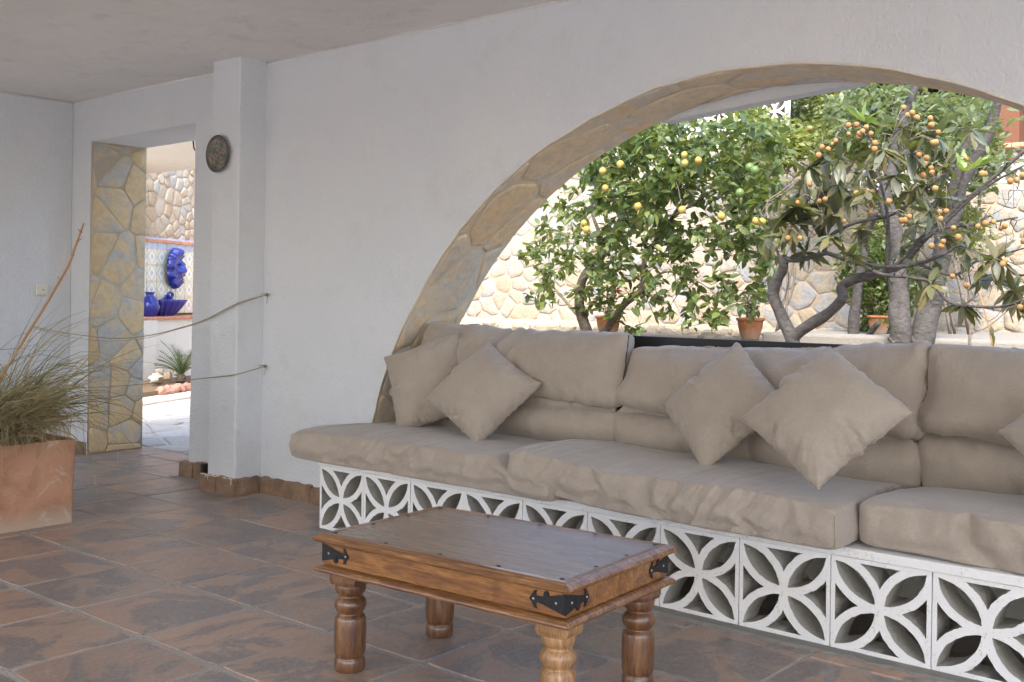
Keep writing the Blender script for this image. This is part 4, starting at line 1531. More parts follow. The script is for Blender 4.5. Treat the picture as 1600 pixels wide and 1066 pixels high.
prof = [(.0001, .006), (.055, .006), (.07, .009), (.10, .020), (.106, .024), (.107, .021), (.10, .014), (.07, .002), (.055, 0), (.0001, 0)]
m = MB().lathe(prof[::-1], 40)
o = m.build('decorated_plate', [PLATE], None, smooth=True)
o.matrix_world = Matrix.Translation((-5.195, 3.596, 1.925)) @ Matrix.Rotation(math.pi / 2, 4, 'X')
tag(o, 'round dark painted ceramic plate hanging on the pillar', 'plate')

# light switch on the left wall
sw = empty('light_switch', (-7.218, 3.565, 1.135))
tag(sw, 'cream surface light switch on the left wall above the grass', 'light switch')
o = MB().box(0, .022, -.042, .042, -.04, .04).build('switch_box', [PLASTIC], sw); bevel(o, .008, 3)
o = MB().box(.0222, .031, -.030, .030, -.028, .028).build('switch_plate', [PLASTIC], sw); bevel(o, .006, 3)
o = MB().box(.0312, .0345, -.008, .008, -.006, .006).build('button', [STEEL], sw)
o = MB().tube([(.004, -.01, -.04), (.004, -.012, -.2), (.004, .008, -.3), (.004, -.01, -.42)], .003, 6).build('cable', [PLASTIC], sw)

# bracket outside the doorway
m = MB(); a_ = atY(300.5, 196, 4.32); b_ = atY(301, 213, 4.32); c_ = atY(303, 232, 4.32); d_ = atY(307, 237, 4.32)
m.tube([a_ + Vector((0, 0, .1)), b_, c_, d_, d_ + Vector((.12, 0, 0))], .006, 6)
o = m.build('lamp_bracket', [BLACKP]); tag(o, 'thin black iron bracket hanging outside the top right of the doorway', 'bracket')
# small black cable box beside the pillar foot
p = atY(317, 731, 3.72)
o = MB().box(p.x - .012, p.x + .02, 3.71, 3.748, p.z - .035, p.z + .025).build('cable_box', [BLACKP]); bevel(o, .004, 2)
tag(o, 'small black box tucked between doorway skirting and pillar', 'box')
print('porch things', round(time.time() - T0, 1))
#@@PART3
# ================================================================== PLANTS
def leaf_template(L, Wd, n=4, fold=.25, curl=.15, rib=0.0, seed=0):
    """one leaf along +X, two half blades folded at the midrib"""
    V = []; F = []
    rn = random.Random(seed)
    for i in range(n + 1):
        t = i / n
        w_ = Wd / 2 * (math.sin(math.pi * min(1, (t * .93 + .05)) ** .85) ** .8 if 0 < t < 1 else .02)
        z = -curl * L * t * t
        r_ = rib * (1 if i % 2 else -1)
        V += [(t * L, -w_, z + w_ * fold + r_), (t * L, 0, z), (t * L, w_, z + w_ * fold + r_)]
    for i in range(n):
        a = i * 3; b = a + 3
        F += [(a, a + 1, b + 1, b), (a + 1, a + 2, b + 2, b + 1)]
    return np.array(V, float), F

def leaf_matrix(p, d, rn, up=Vector((0, 0, 1)), tilt=.5, sc_=1.0):
    d = d.normalized()
    side = d.cross(up)
    if side.length < 1e-3: side = d.orthogonal()
    side.normalize()
    nrm = side.cross(d).normalized()
    R_ = Matrix((d, -side, nrm)).transposed().to_4x4()
    return Matrix.Translation(p) @ R_ @ Matrix.Rotation(rn.gauss(0, tilt), 4, 'X') @ Matrix.Diagonal((sc_, sc_ * rn.uniform(.8, 1.15), sc_, 1))

def merge_leaves(name, mats_, tmpl, mat, parent, rn, kind='stuff', matrix_base=None):
    """many leaves in one mesh, each with its own value of 'var'"""
    if not mats_: return None
    T, F = tmpl
    A = np.array([np.array(m) for m in mats_])
    H_ = np.hstack([T, np.ones((len(T), 1))])
    P = np.einsum('nij,vj->nvi', A, H_)[:, :, :3].reshape(-1, 3)
    nv = len(T); nf = len(F); n = len(mats_)
    fa = np.array(F)
    FF = (fa[None] + (np.arange(n) * nv)[:, None, None]).reshape(-1, fa.shape[1])
    me = bpy.data.meshes.new(name)
    me.vertices.add(len(P)); me.vertices.foreach_set('co', P.ravel())
    me.loops.add(FF.size); me.loops.foreach_set('vertex_index', FF.ravel().astype(np.int32))
    me.polygons.add(len(FF))
    me.polygons.foreach_set('loop_start', (np.arange(len(FF)) * 4).astype(np.int32))
    me.polygons.foreach_set('loop_total', np.full(len(FF), 4, np.int32))
    me.update(calc_edges=True)
    at = me.attributes.new('var', 'FLOAT', 'POINT')
    at.data.foreach_set('value', np.repeat([rn.random() for _ in range(n)], nv))
    o = link(name, me, mat, parent, smooth=True)
    if parent is not None: o.matrix_parent_inverse = Matrix.Translation(-parent.location)
    if kind: o['kind'] = kind
    return o

def in_parent(o, parent):
    o.matrix_parent_inverse = Matrix.Translation(-parent.location)
    return o

class Tree:
    """main limbs given by hand, twigs grown from them towards points in the crown"""
    def __init__(s, name, loc, seed):
        s.root = empty(name, loc); s.rn = random.Random(seed)
        s.nodes = []            # (pos, dir)
        s.tw = MB(); s.tips = []
    def limb(s, P, r0, r1, name='limb', mat=BARK_GREY, n=10, knob=.06):
        Q = smooth_path(P, 6)
        m = MB(); k = len(Q)
        R_ = [(r0 + (r1 - r0) * i / (k - 1)) * (1 + knob * noise.noise(Q[i] * 7)) for i in range(k)]
        Q = [q + Vector((noise.noise(q * 5), noise.noise(q * 5 + Vector((9, 0, 0))), noise.noise(q * 5 + Vector((0, 9, 0))))) * r0 * .35 for q in Q]
        m.tube(Q, R_, n)
        o = m.build(name, [mat], s.root, smooth=True); in_parent(o, s.root)
        for i in range(k):
            d = (Q[min(i + 1, k - 1)] - Q[max(i - 1, 0)]).normalized()
            s.nodes.append((Q[i], d, R_[i]))
        return Q
    def grow(s, targets, r=.006, step=.12, seg_mat=BARK_TWIG, droop=0.0, maxlen=9):
        rn = s.rn
        P = np.array([list(n[0]) for n in s.nodes]); extra = []
        # nearest targets first
        dist = [(min(np.linalg.norm(P - np.array(t), axis=1)), i) for i, t in enumerate(targets)]
        dist.sort()
        nodes = list(s.nodes)
        arr = np.array([list(n[0]) for n in nodes])
        for _, ti in dist:
            t = Vector(targets[ti])
            dd = np.linalg.norm(arr - np.array(t), axis=1)
            j = int(dd.argmin())
            a, ad, ar = nodes[j]
            L = dd[j]
            if L < .03 or L > maxlen: continue
            k = max(2, int(L / step))
            c = a + ad * L * .35 + Vector((rn.gauss(0, .12), rn.gauss(0, .12), rn.gauss(0, .12) + .1)) * L
            Q = []
            for i in range(k + 1):
                u = i / k
                p = a * (1 - u) ** 2 + c * (2 * u * (1 - u)) + t * u * u
                if 0 < i < k: p = p + Vector((rn.gauss(0, 1), rn.gauss(0, 1), rn.gauss(0, 1))) * .012
                Q.append(p)
            r0 = min(ar * .8, r * (1 + .9 * L)); r1 = max(.0016, r0 * .45)
            s.tw.tube(Q, [r0 + (r1 - r0) * i / k for i in range(k + 1)], 5, cap=False)
            new = []
            for i in range(1, k + 1):
                d = (Q[i] - Q[i - 1]).normalized()
                nodes.append((Q[i], d, r0 + (r1 - r0) * i / k)); new.append(list(Q[i]))
            arr = np.vstack([arr, new])
            s.tips.append((Q[-1], (Q[-1] - Q[-2]).normalized(), Q))
        s.nodes = nodes
    def finish_twigs(s, name='twigs', mat=BARK_TWIG):
        if s.tw.F:
            o = s.tw.build(name, [mat], s.root, smooth=True); in_parent(o, s.root); o['kind'] = 'stuff'

def split_parts(mats_, limit, camd):
    """the leaves that show largest become parts, the rest one mass"""
    idx = sorted(range(len(mats_)), key=camd)
    return idx[:limit], idx[limit:]

def place_leaf_parts(mats_, meshes, parent, rn, name='leaf'):
    for m in mats_:
        o = bpy.data.objects.new(name, rn.choice(meshes))
        sc.collection.objects.link(o); o.parent = parent
        o.matrix_parent_inverse = Matrix.Translation(-parent.location)
        o.matrix_basis = m

def tmpl_mesh(name, tmpl, mat):
    V, F = tmpl
    me = mesh(name, V, F); me.materials.append(mat)
    me.polygons.foreach_set('use_smooth', [True] * len(F))
    return me

def blob_targets(blobs, rn, Yr):
    out = []
    for (cx, cy, rx, ry, n) in blobs:
        for _ in range(n):
            a = rn.uniform(0, 2 * math.pi); q = math.sqrt(rn.random())
            x = cx + rx * q * math.cos(a); y = cy + ry * q * math.sin(a)
            out.append(atY(x, y, rn.uniform(*Yr)))
    return out

# ---------------------------------------------------------------- lemon tree
LY = 7.3
g0 = atY(915, 530, LY); g0.z = gz
lem = Tree('lemon_tree', g0, 31)
tag(lem.root, 'bushy lemon tree with yellow lemons filling the left half of the arch', 'tree')
A = lambda x, y, Y=LY: atY(x, y, Y)
f0 = lem.limb([g0, A(918, 518), A(905, 470), A(915, 430), A(945, 385, LY + .1), A(985, 320, LY + .2)], .055, .022, 'trunk', BARK_DARK)
f1 = lem.limb([A(925, 540, LY - .15), A(948, 515, LY - .15), A(975, 478, LY - .2), A(1003, 450, LY - .2), A(1010, 400, LY), A(1050, 340, LY), A(1085, 290)], .034, .014, 'trunk', BARK_DARK)
lem.limb([A(905, 495), A(870, 455), A(845, 425), A(830, 395)], .014, .006, 'limb', BARK_TWIG)
lem.limb([A(1003, 450, LY - .2), A(1040, 425, LY - .2), A(1090, 440, LY - .3), A(1130, 470, LY - .3)], .010, .004, 'limb', BARK_TWIG)
lem.limb([A(945, 385, LY + .1), A(925, 330), A(935, 280), A(955, 250)], .018, .006, 'limb', BARK_TWIG)
lem.limb([A(1050, 340), A(1110, 300), A(1150, 260), A(1165, 215)], .012, .005, 'limb', BARK_TWIG)
lem.limb([A(1085, 290), A(1130, 330), A(1175, 370), A(1190, 420)], .010, .004, 'limb', BARK_TWIG)
lem.limb([A(1120, 260), A(1180, 232), A(1230, 245), A(1260, 262)], .010, .004, 'limb', BARK_TWIG)
rn = random.Random(3)
blobs = [(1000, 205, 60, 28, 30), (940, 262, 40, 28, 20), (1180, 250, 45, 75, 60), (960, 235, 60, 35, 40), (1010, 270, 105, 75, 150), (960, 340, 75, 60, 80), (1100, 300, 90, 90, 105), (1050, 225, 110, 45, 75), (1000, 400, 90, 50, 60),
         (855, 395, 52, 38, 26), (835, 460, 38, 18, 9), (900, 430, 60, 30, 26), (860, 340, 30, 30, 6), (1150, 235, 70, 60, 55), (1185, 400, 42, 60, 26), (1080, 400, 70, 50, 30),
         (1130, 470, 60, 35, 18), (1050, 475, 60, 30, 15), (1180, 330, 40, 70, 32), (1095, 502, 45, 12, 8), (985, 512, 35, 8, 4), (940, 460, 40, 30, 12), (870, 300, 25, 30, 4)]
lem.grow(blob_targets(blobs, rn, (LY - .75, LY + .75)), .0045, .10)
lem.finish_twigs(mat=BARK_DARK)
LM = []
for (p, d, Q) in lem.tips:
    for k_ in range(rn.randint(7, 11)):
        i = rn.randrange(max(1, len(Q) - 4), len(Q)); q = Q[i] + Vector((rn.gauss(0, .02), rn.gauss(0, .02), rn.gauss(0, .015)))
        dd = (d * .5 + Vector((rn.gauss(0, .8), rn.gauss(0, .8), rn.gauss(-.25, .55))))
        LM.append(leaf_matrix(q, dd, rn, tilt=.7, sc_=rn.uniform(.65, 1.15)))
ll = [leaf_template(.086, .043, 4, .22, .20), leaf_template(.078, .042, 4, .38, .40), leaf_template(.094, .045, 4, .15, -.08)]
cp = Vector((0, 0, CAM_H))
near, far = split_parts(LM, 290, lambda i: (LM[i].translation - cp).length)
place_leaf_parts([LM[i] for i in near], [tmpl_mesh('leaf', t, LEMON_LEAF) for t in ll], lem.root, rn)
for t_i in range(3):
    merge_leaves('foliage', [LM[i] for i in far[t_i::3]], ll[t_i], LEMON_LEAF, lem.root, rn)
def fruit_mesh(name, r, prof, mat, n=14):
    me = MB().lathe([(max(.0002, a * r), b * r) for a, b in prof], n).me(name); me.materials.append(mat)
    me.polygons.foreach_set('use_smooth', [True] * len(me.polygons)); return me
lp = [(.0, -1.15), (.14, -1.12), (.3, -1.0), (.62, -.78), (.9, -.4), (1, 0), (.92, .42), (.66, .76), (.34, .98), (.16, 1.08), (0, 1.1)]
lemme = fruit_mesh('fruit', .028, lp, LEMON); glem = fruit_mesh('fruit', .030, lp, GREENLEMON)
def put(me, p, parent, s_=1.0, name='fruit'):
    o = bpy.data.objects.new(name, me); sc.collection.objects.link(o); o.parent = parent
    o.matrix_parent_inverse = Matrix.Translation(-parent.location)
    o.location = p; o.scale = (s_,) * 3
    o.rotation_euler = (rn.uniform(-.5, .5), rn.uniform(-.5, .5), rn.uniform(0, 6))
    STALKS.setdefault(parent.name, []).append((Vector(p), parent))
    return o
STALKS = {}
def build_stalks(tree):
    """each fruit hangs from the nearest twig"""
    m = MB(); arr = np.array([list(n[0]) for n in tree.nodes])
    for p, par in STALKS.get(tree.root.name, []):
        d_ = np.linalg.norm(arr - np.array(p + Vector((0, 0, .05))), axis=1)
        q = tree.nodes[int(d_.argmin())][0]
        m.tube([q, q.lerp(p, .5) + Vector((0, 0, .03)), p + Vector((0, 0, .012))], [.0026, .0022, .0018], 5)
    if m.F:
        o = m.build('fruit_stalks', [BARK_TWIG], tree.root, smooth=True); in_parent(o, tree.root); o['kind'] = 'stuff'
for (cx, cy) in [(866, 403), (1157, 375), (1155, 345), (1205, 365), (875, 463), (990, 528), (1147, 540), (1286, 563), (799, 588), (808, 610), (928, 378)]:
    put(lemme, A(560 + cx / 2.268, 90 + cy / 2.268, LY - .80), lem.root, rn.uniform(.85, 1.1))
for (cx, cy) in [(62, 563), (185, 580), (206, 582)]:
    put(lemme, A(1100 + cx / 2.268, 90 + cy / 2.268, LY - .80), lem.root, rn.uniform(.95, 1.1))
for (cx, cy) in [(127, 480), (162, 390), (180, 400)]:
    put(glem, A(1100 + cx / 2.268, 90 + cy / 2.268, LY - .80), lem.root)

build_stalks(lem)
# ---------------------------------------------------------------- loquat tree
QY = 6.0
B = lambda x, y, Y=QY: atY(x, y, Y)
q0 = B(1238, 560); q0.z = gz
loq = Tree('loquat_tree', q0, 41)
tag(loq.root, 'open loquat tree with long leaves and orange fruit clusters on the right', 'tree')
loq.limb([q0, B(1236, 528), B(1220, 495), B(1208, 465), B(1212, 440), B(1222, 420), B(1220, 400)], .040, .030, 'trunk', n=12, knob=.2)
loq.limb([B(1240, 545), B(1240, 528), B(1262, 510), B(1295, 492), B(1318, 468), B(1315, 447, QY + .05), B(1335, 436, QY + .05), B(1380, 425, QY + .1), B(1410, 410, QY + .2), B(1440, 380, QY + .2), B(1470, 350, QY + .2)], .040, .020, 'trunk', n=12, knob=.2)
loq.limb([B(1221, 402), B(1245, 407), B(1285, 397), B(1300, 398), B(1345, 412), B(1400, 417), B(1435, 412), B(1480, 395)], .016, .010, 'limb')
loq.limb([B(1287, 398), B(1292, 375), B(1320, 355), B(1350, 345), B(1395, 335), B(1430, 310), B(1470, 275)], .013, .006, 'limb')
loq.limb([B(1290, 396), B(1288, 360), B(1292, 320), B(1300, 280), B(1312, 240)], .010, .005, 'limb')
loq.limb([B(1345, 412), B(1375, 428, QY - .1), B(1420, 434, QY - .1), B(1455, 442, QY - .1), B(1480, 470, QY - .15), B(1510, 478, QY - .15), B(1560, 480, QY - .15), B(1600, 468, QY - .2), B(1660, 440, QY - .2)], .011, .006, 'limb')
loq.limb([B(1435, 412), B(1490, 430), B(1530, 405), B(1560, 402), B(1590, 430), B(1640, 415)], .009, .005, 'limb')
loq.limb([B(1385, 415), B(1387, 380), B(1388, 345), B(1380, 300), B(1370, 262), B(1380, 230)], .012, .006, 'limb')
loq.limb([B(1370, 300), B(1355, 265), B(1362, 235), B(1350, 205)], .008, .004, 'limb')
loq.limb([B(1405, 310), B(1390, 285), B(1375, 250)], .008, .004, 'limb')
loq.limb([B(1470, 350), B(1500, 320), B(1545, 285), B(1590, 245), B(1630, 210)], .013, .007, 'limb')
loq.limb([B(1440, 380), B(1480, 345), B(1530, 300), B(1600, 258)], .011, .006, 'limb')
loq.limb([B(1395, 420), B(1420, 395), B(1440, 370), B(1470, 358), B(1530, 350), B(1590, 340)], .009, .005, 'limb')
loq.limb([B(1480, 395), B(1500, 385), B(1545, 400), B(1575, 395), B(1610, 385)], .006, .004, 'limb')
loq.limb([B(1218, 405), B(1205, 360), B(1198, 320), B(1220, 300), B(1240, 285)], .008, .004, 'limb', BARK_TWIG)
loq.limb([B(1222, 410), B(1232, 430), B(1228, 460), B(1220, 475)], .005, .003, 'limb', BARK_TWIG)
# leaf rosettes: (x, y, leaf count, length factor, young)
ros = [(1268, 262, 9, 1.0, 0), (1290, 300, 11, 1.1, 0), (1245, 325, 9, 1.05, 0), (1262, 285, 8, 1, 0), (1310, 252, 8, .95, 0), (1290, 240, 7, .9, 0), (1335, 270, 8, .95, 0), (1380, 235, 8, .95, 0), (1348, 190, 5, .8, 1),
       (1220, 350, 8, .9, 0), (1235, 372, 7, .9, 0), (1275, 350, 8, .9, 0), (1305, 335, 7, .9, 0), (1330, 305, 7, .85, 0), (1355, 300, 7, .85, 0), (1400, 275, 7, .9, 0), (1425, 240, 7, .85, 0), (1460, 215, 6, .8, 0), (1440, 290, 7, .85, 0),
       (1478, 262, 7, .85, 0), (1505, 270, 5, .75, 1), (1523, 262, 5, .7, 1), (1450, 330, 7, .85, 0), (1465, 400, 7, .85, 0), (1455, 445, 6, .85, 0), (1440, 425, 6, .85, 0),
       (1555, 405, 10, .95, 0), (1545, 430, 8, .85, 0), (1515, 390, 6, .8, 0), (1505, 478, 7, .75, 0), (1583, 455, 7, .8, 0), (1595, 470, 6, .7, 0), (1480, 370, 6, .8, 0), (1620, 350, 6, .8, 0), (1630, 300, 6, .8, 0), (1640, 430, 6, .8, 0), (1520, 205, 6, .7, 0), (1410, 200, 6, .75, 0), (1330, 400, 5, .7, 0), (1345, 360, 6, .8, 0), (1260, 395, 6, .8, 0), (1200, 372, 5, .8, 0), (1255, 300, 9, .9, 0), (1275, 320, 9, .9, 0), (1310, 290, 8, .85, 0), (1230, 300, 8, .9, 0), (1240, 350, 8, .9, 0), (1360, 265, 7, .8, 0), (1300, 370, 7, .8, 0), (1420, 300, 7, .8, 0), (1470, 310, 6, .8, 0), (1430, 350, 6, .8, 0), (1410, 390, 6, .7, 0)]
rn = random.Random(8)
tg = []
meta = []
for (x, y, n, s_, yg) in ros:
    p = B(x, y, QY + rn.uniform(-.35, .35)); tg.append(p); meta.append((p, n, s_, yg))
tw_t = blob_targets([(1400, 300, 170, 110, 110), (1530, 330, 90, 90, 110), (1480, 430, 100, 50, 60), (1560, 470, 60, 40, 18), (1300, 330, 80, 80, 30), (1250, 340, 50, 50, 12)], rn, (QY - .4, QY + .5))
loq.grow(tg + tw_t, .0055, .09)
# bare stem and stake
loq.finish_twigs(mat=BARK_GREY)
young = []; old = []
for (p, n, s_, yg) in meta:
    ax = Vector((rn.gauss(0, .35), rn.gauss(0, .35), rn.uniform(-.2, .7) if not yg else 1.0)).normalized()
    e1 = ax.orthogonal().normalized(); e2 = ax.cross(e1)
    n = int(n * (1.9 if not yg else 1.3))
    for k_ in range(n):
        a = 2 * math.pi * k_ / n + rn.uniform(-.35, .35)
        out = e1 * math.cos(a) + e2 * math.sin(a)
        lift = rn.uniform(-.5, .5) if not yg else rn.uniform(.3, 1.1)
        d = out + ax * lift + Vector((0, 0, -.28 if not yg else .1))
        (young if yg else old).append(leaf_matrix(p, d, rn, tilt=.45, sc_=s_ * rn.uniform(.6, 1.0)))
lq = [leaf_template(.20, .064, 8, .20, .22, .0022), leaf_template(.185, .058, 8, .35, .42, .0022), leaf_template(.17, .056, 8, .15, .08, .0018), leaf_template(.195, .058, 8, .3, -.14, .0022)]
place_leaf_parts(old[:285], [tmpl_mesh('leaf', t, LOQUAT_LEAF) for t in lq], loq.root, rn)
place_leaf_parts(young, [tmpl_mesh('leaf', leaf_template(.2, .055, 8, .25, .05, .0015), LOQUAT_YOUNG)], loq.root, rn)
if old[285:]: merge_leaves('foliage', old[285:], lq[0], LOQUAT_LEAF, loq.root, rn)
qp = [(0, -1.1), (.2, -1.08), (.55, -.9), (.85, -.5), (.98, 0), (.95, .45), (.72, .8), (.4, .97), (.22, 1.0), (.14, .92), (0, .9)]
qme = fruit_mesh('fruit', .0155, qp, LOQUAT, 12)
FR = [(722, 205), (755, 213), (738, 196), (802, 215), (806, 240), (830, 265), (822, 300), (812, 303), (540, 238), (575, 248), (562, 262), (552, 270), (548, 282), (512, 272), (375, 252), (467, 295), (457, 308), (440, 325), (418, 318), (606, 303), (604, 325), (406, 347), (376, 450), (762, 345), (788, 357), (770, 375), (782, 377), (805, 392), (808, 408), (775, 418), (928, 362), (985, 412), (996, 412), (540, 482), (572, 480), (566, 490), (598, 478), (592, 505), (594, 523), (590, 548), (728, 565), (714, 576), (700, 578), (858, 545), (835, 547), (838, 572), (884, 605), (901, 637), (848, 652), (806, 668), (840, 670), (972, 600), (998, 588), (1026, 583), (1066, 598), (1052, 605), (1067, 722), (1058, 732), (880, 776), (930, 808), (1085, 438), (1108, 434), (1130, 418), (1120, 885), (340, 640), (296, 640), (430, 503), (408, 510), (333, 515), (495, 580), (819, 465), (707, 178), (1132, 650), (655, 510), (512, 240), (592, 270)]
for (cx, cy) in FR:
    put(qme, B(1100 + cx / 2.268, 90 + cy / 2.268, QY - .30 + rn.uniform(-.08, .08)), loq.root, rn.uniform(.85, 1.12))

build_stalks(loq)
# ---------------------------------------------------------------- the thick grey double trunk behind, and its leafy neighbour
TY = 7.6
t0_ = atY(1404, 560, TY); t0_.z = .84
big = Tree('grey_trunk_tree', t0_, 51)
tag(big.root, 'tall tree with two thick smooth grey trunks behind the loquat', 'tree')
Cc = lambda x, y, Y=TY: atY(x, y, Y)
big.limb([t0_, Cc(1405, 530), Cc(1406, 470), Cc(1405, 420), Cc(1400, 370), Cc(1388, 320), Cc(1392, 260), Cc(1410, 200), Cc(1430, 120)], .088, .028, 'trunk', n=14)
tb = Cc(1432, 560, TY + .1); tb.z = .84
big.limb([tb, Cc(1440, 530, TY + .1), Cc(1452, 480, TY + .1), Cc(1462, 430, TY + .1), Cc(1470, 380, TY + .1), Cc(1492, 330, TY + .1), Cc(1510, 280, TY + .1), Cc(1540, 215, TY + .1), Cc(1560, 150, TY + .1)], .092, .030, 'trunk', n=14)
big.limb([Cc(1470, 380, TY + .1), Cc(1480, 320), Cc(1500, 260), Cc(1515, 200)], .04, .02, 'limb')
big.limb([Cc(1330, 560, TY + .5), Cc(1332, 520, TY + .5), Cc(1338, 470, TY + .5), Cc(1345, 420, TY + .5), Cc(1355, 370, TY + .5), Cc(1370, 330, TY + .4)], .05, .02, 'limb')
big.limb([Cc(1340, 545, TY + .5), Cc(1355, 525, TY + .5), Cc(1372, 505, TY + .4)], .03, .022, 'limb')
rn = random.Random(77)
big.grow(blob_targets([(1470, 160, 120, 40, 45), (1520, 240, 60, 50, 22)], rn, (TY - .5, TY + 1.4)), .006, .14)
big.finish_twigs(mat=BARK_GREY)
GM = []
for (p, d, Q) in big.tips:
    for k_ in range(rn.randint(5, 9)):
        q = rn.choice(Q[len(Q) // 2:]) + Vector((rn.gauss(0, .05), rn.gauss(0, .05), rn.gauss(0, .05)))
        GM.append(leaf_matrix(q, d * .4 + Vector((rn.gauss(0, .8), rn.gauss(0, .8), rn.gauss(0, .6))), rn, tilt=.8, sc_=rn.uniform(.7, 1.2)))
merge_leaves('foliage', GM, leaf_template(.11, .034, 3, .2, .1), GREY_LEAF, big.root, rn)

def shrub(name, base, blobs, Yr, n_leaf, lt, mat, label, seed, stems=5, r=.006, bark=BARK_TWIG, spread=.04, group=None, parts=0):
    rn = random.Random(seed)
    T = Tree(name, base, seed)
    tg = blob_targets(blobs, rn, Yr)
    c_ = sum(tg, Vector()) / len(tg)
    for i in range(stems):
        e = tg[rn.randrange(len(tg))]
        b_ = base + Vector((rn.uniform(-.1, .1), rn.uniform(-.05, .05), 0))
        T.limb([b_, b_.lerp(c_, .4) + Vector((rn.gauss(0, .06), rn.gauss(0, .06), 0)), b_.lerp(e, .75), e], r * 2.2, r * .8, 'stem', bark, n=6)
    T.grow(tg, r * .6, .12)
    T.finish_twigs(mat=bark)
    M_ = []
    per = n_leaf / max(1, len(T.tips))
    for (p, d, Q) in T.tips:
        for k_ in range(int(per + rn.random())):
            q = rn.choice(Q[len(Q) // 3:]) + Vector((rn.gauss(0, spread), rn.gauss(0, spread), rn.gauss(0, spread)))
            M_.append(leaf_matrix(q, d * .3 + Vector((rn.gauss(0, .8), rn.gauss(0, .8), rn.gauss(0.05, .6))), rn, tilt=.9, sc_=rn.uniform(.65, 1.25)))
    merge_leaves('foliage', M_, lt, mat, T.root, rn)
    tag(T.root, label, 'shrub', group)
    return T
lt_s = leaf_template(.06, .026, 3, .2, .12); lt_m = leaf_template(.085, .036, 3, .2, .15); lt_xs = leaf_template(.045, .022, 2, .2, .1)
b_ = atY(1385, 540, 8.6); b_.z = .88
shrub('leafy_shrub', b_, [(1385, 440, 42, 80, 110), (1350, 430, 40, 45, 45), (1375, 500, 30, 30, 30)], (8.3, 9.0), 4800, lt_s, DARK_LEAF, 'slender dark green shrub growing behind the grey trunks', 61, stems=7)
b_ = atY(1425, 545, 9.2); b_.z = .88
shrub('bright_shrub', b_, [(1420, 300, 60, 60, 60), (1500, 360, 40, 45, 40), (1360, 370, 30, 45, 30)], (8.9, 9.5), 3200, lt_s, BRIGHT_LEAF, 'airy bright green shrub rising against the stone wall', 62, stems=4)

b_ = atY(1500, 545, 8.9); b_.z = .88
shrub('tall_leafy_shrub', b_, [(1420, 185, 55, 55, 80), (1500, 200, 60, 60, 90), (1340, 175, 45, 40, 50), (1545, 260, 35, 40, 30)], (8.5, 9.4), 4200, lt_m, GREY_LEAF, 'tall leafy shrub filling the top right of the arch', 63, stems=4)
# hillside beyond the wall, with its shrubs
V = []; F = []
nx_, ny2 = 40, 14
for j in range(ny2 + 1):
    for i in range(nx_ + 1):
        x = -32 + 56 * i / nx_; y = RW + .45 + 22 * j / ny2
        z = 2.12 + max(0, (y - 12.5)) * .42 + noise.noise(Vector((x * .25, y * .25, 0))) * .4 * min(1, (y - RW) / 4)
        V.append((x, y, z))
for j in range(ny2):
    for i in range(nx_):
        a = j * (nx_ + 1) + i; F.append((a, a + 1, a + nx_ + 2, a + nx_ + 1))
o = MB().add(V, F).build('hillside', [GROUNDM], None, smooth=True); tag(o, kind='structure')
b_ = atY(1215, 520, 9.5); b_.z = .82
shrub('climbing_shrub', b_, [(1205, 225, 40, 35, 60), (1265, 235, 45, 28, 55), (1335, 225, 45, 30, 50), (1160, 165, 35, 30, 30)], (9.3, 9.75), 3000, lt_m, BRIGHT_LEAF, 'yellow-green climbing shrub spilling along the top of the retaining wall', 64, stems=4)
hs = [((1150, 195), 12.6, BRIGHT_LEAF, 'yellow-green shrub right of the pierced white railing'), ((1185, 185), 13.4, GREY_LEAF, 'pale grey-green shrub beside the white house wall'), ((1255, 170), 12.4, BRIGHT_LEAF, 'bright shrub above the middle of the retaining wall'),
      ((1330, 165), 12.8, BRIGHT_LEAF, 'yellow-green shrub under the crown of the arch'), ((1400, 170), 12.2, GREY_LEAF, 'grey-green shrub above the loquat tree'), ((1465, 180), 13.2, BRIGHT_LEAF, 'bright shrub left of the brown post'),
      ((1530, 185), 12.6, DARK_LEAF, 'dark shrub beside the brown post'), ((1300, 215), 11.3, BRIGHT_LEAF, 'low bright shrub overhanging the wall top'), ((1080, 215), 13.6, DARK_LEAF, 'dark green shrub behind the pierced railing'), ((1220, 225), 11.6, GREY_LEAF, 'low grey-green shrub overhanging the wall top')]
for i, ((x, y), Y, mt, lb) in enumerate(hs):
    p = atY(x, y + 60, Y); p.z = 2.12 + max(0, Y - 12.5) * .42
    shrub('hillside_shrub', p, [(x, y, 48, 50, 90), (x + 15, y - 45, 45, 35, 35)], (Y - .6, Y + .6), 2600, lt_m, mt, lb, 90 + i, stems=5, spread=.07, group='shrubs on the slope above the wall')
# far dense greenery as a mass
rn = random.Random(55)
MM = []
for _ in range(9000):
    x = rn.uniform(-22, 3); y = rn.uniform(15.5, 19); 
    h = 2.12 + (y - 12.5) * .42
    z = h + rn.random() ** .7 * (2.6 + 1.4 * noise.noise(Vector((x * .5, y * .4, 3))))
    MM.append(leaf_matrix(Vector((x, y, z)), Vector((rn.gauss(0, 1), rn.gauss(0, 1), rn.gauss(0, .7))), rn, tilt=1, sc_=rn.uniform(1.4, 2.6)))
o = merge_leaves('distant_greenery', MM, lt_m, BRIGHT_LEAF, None, rn)

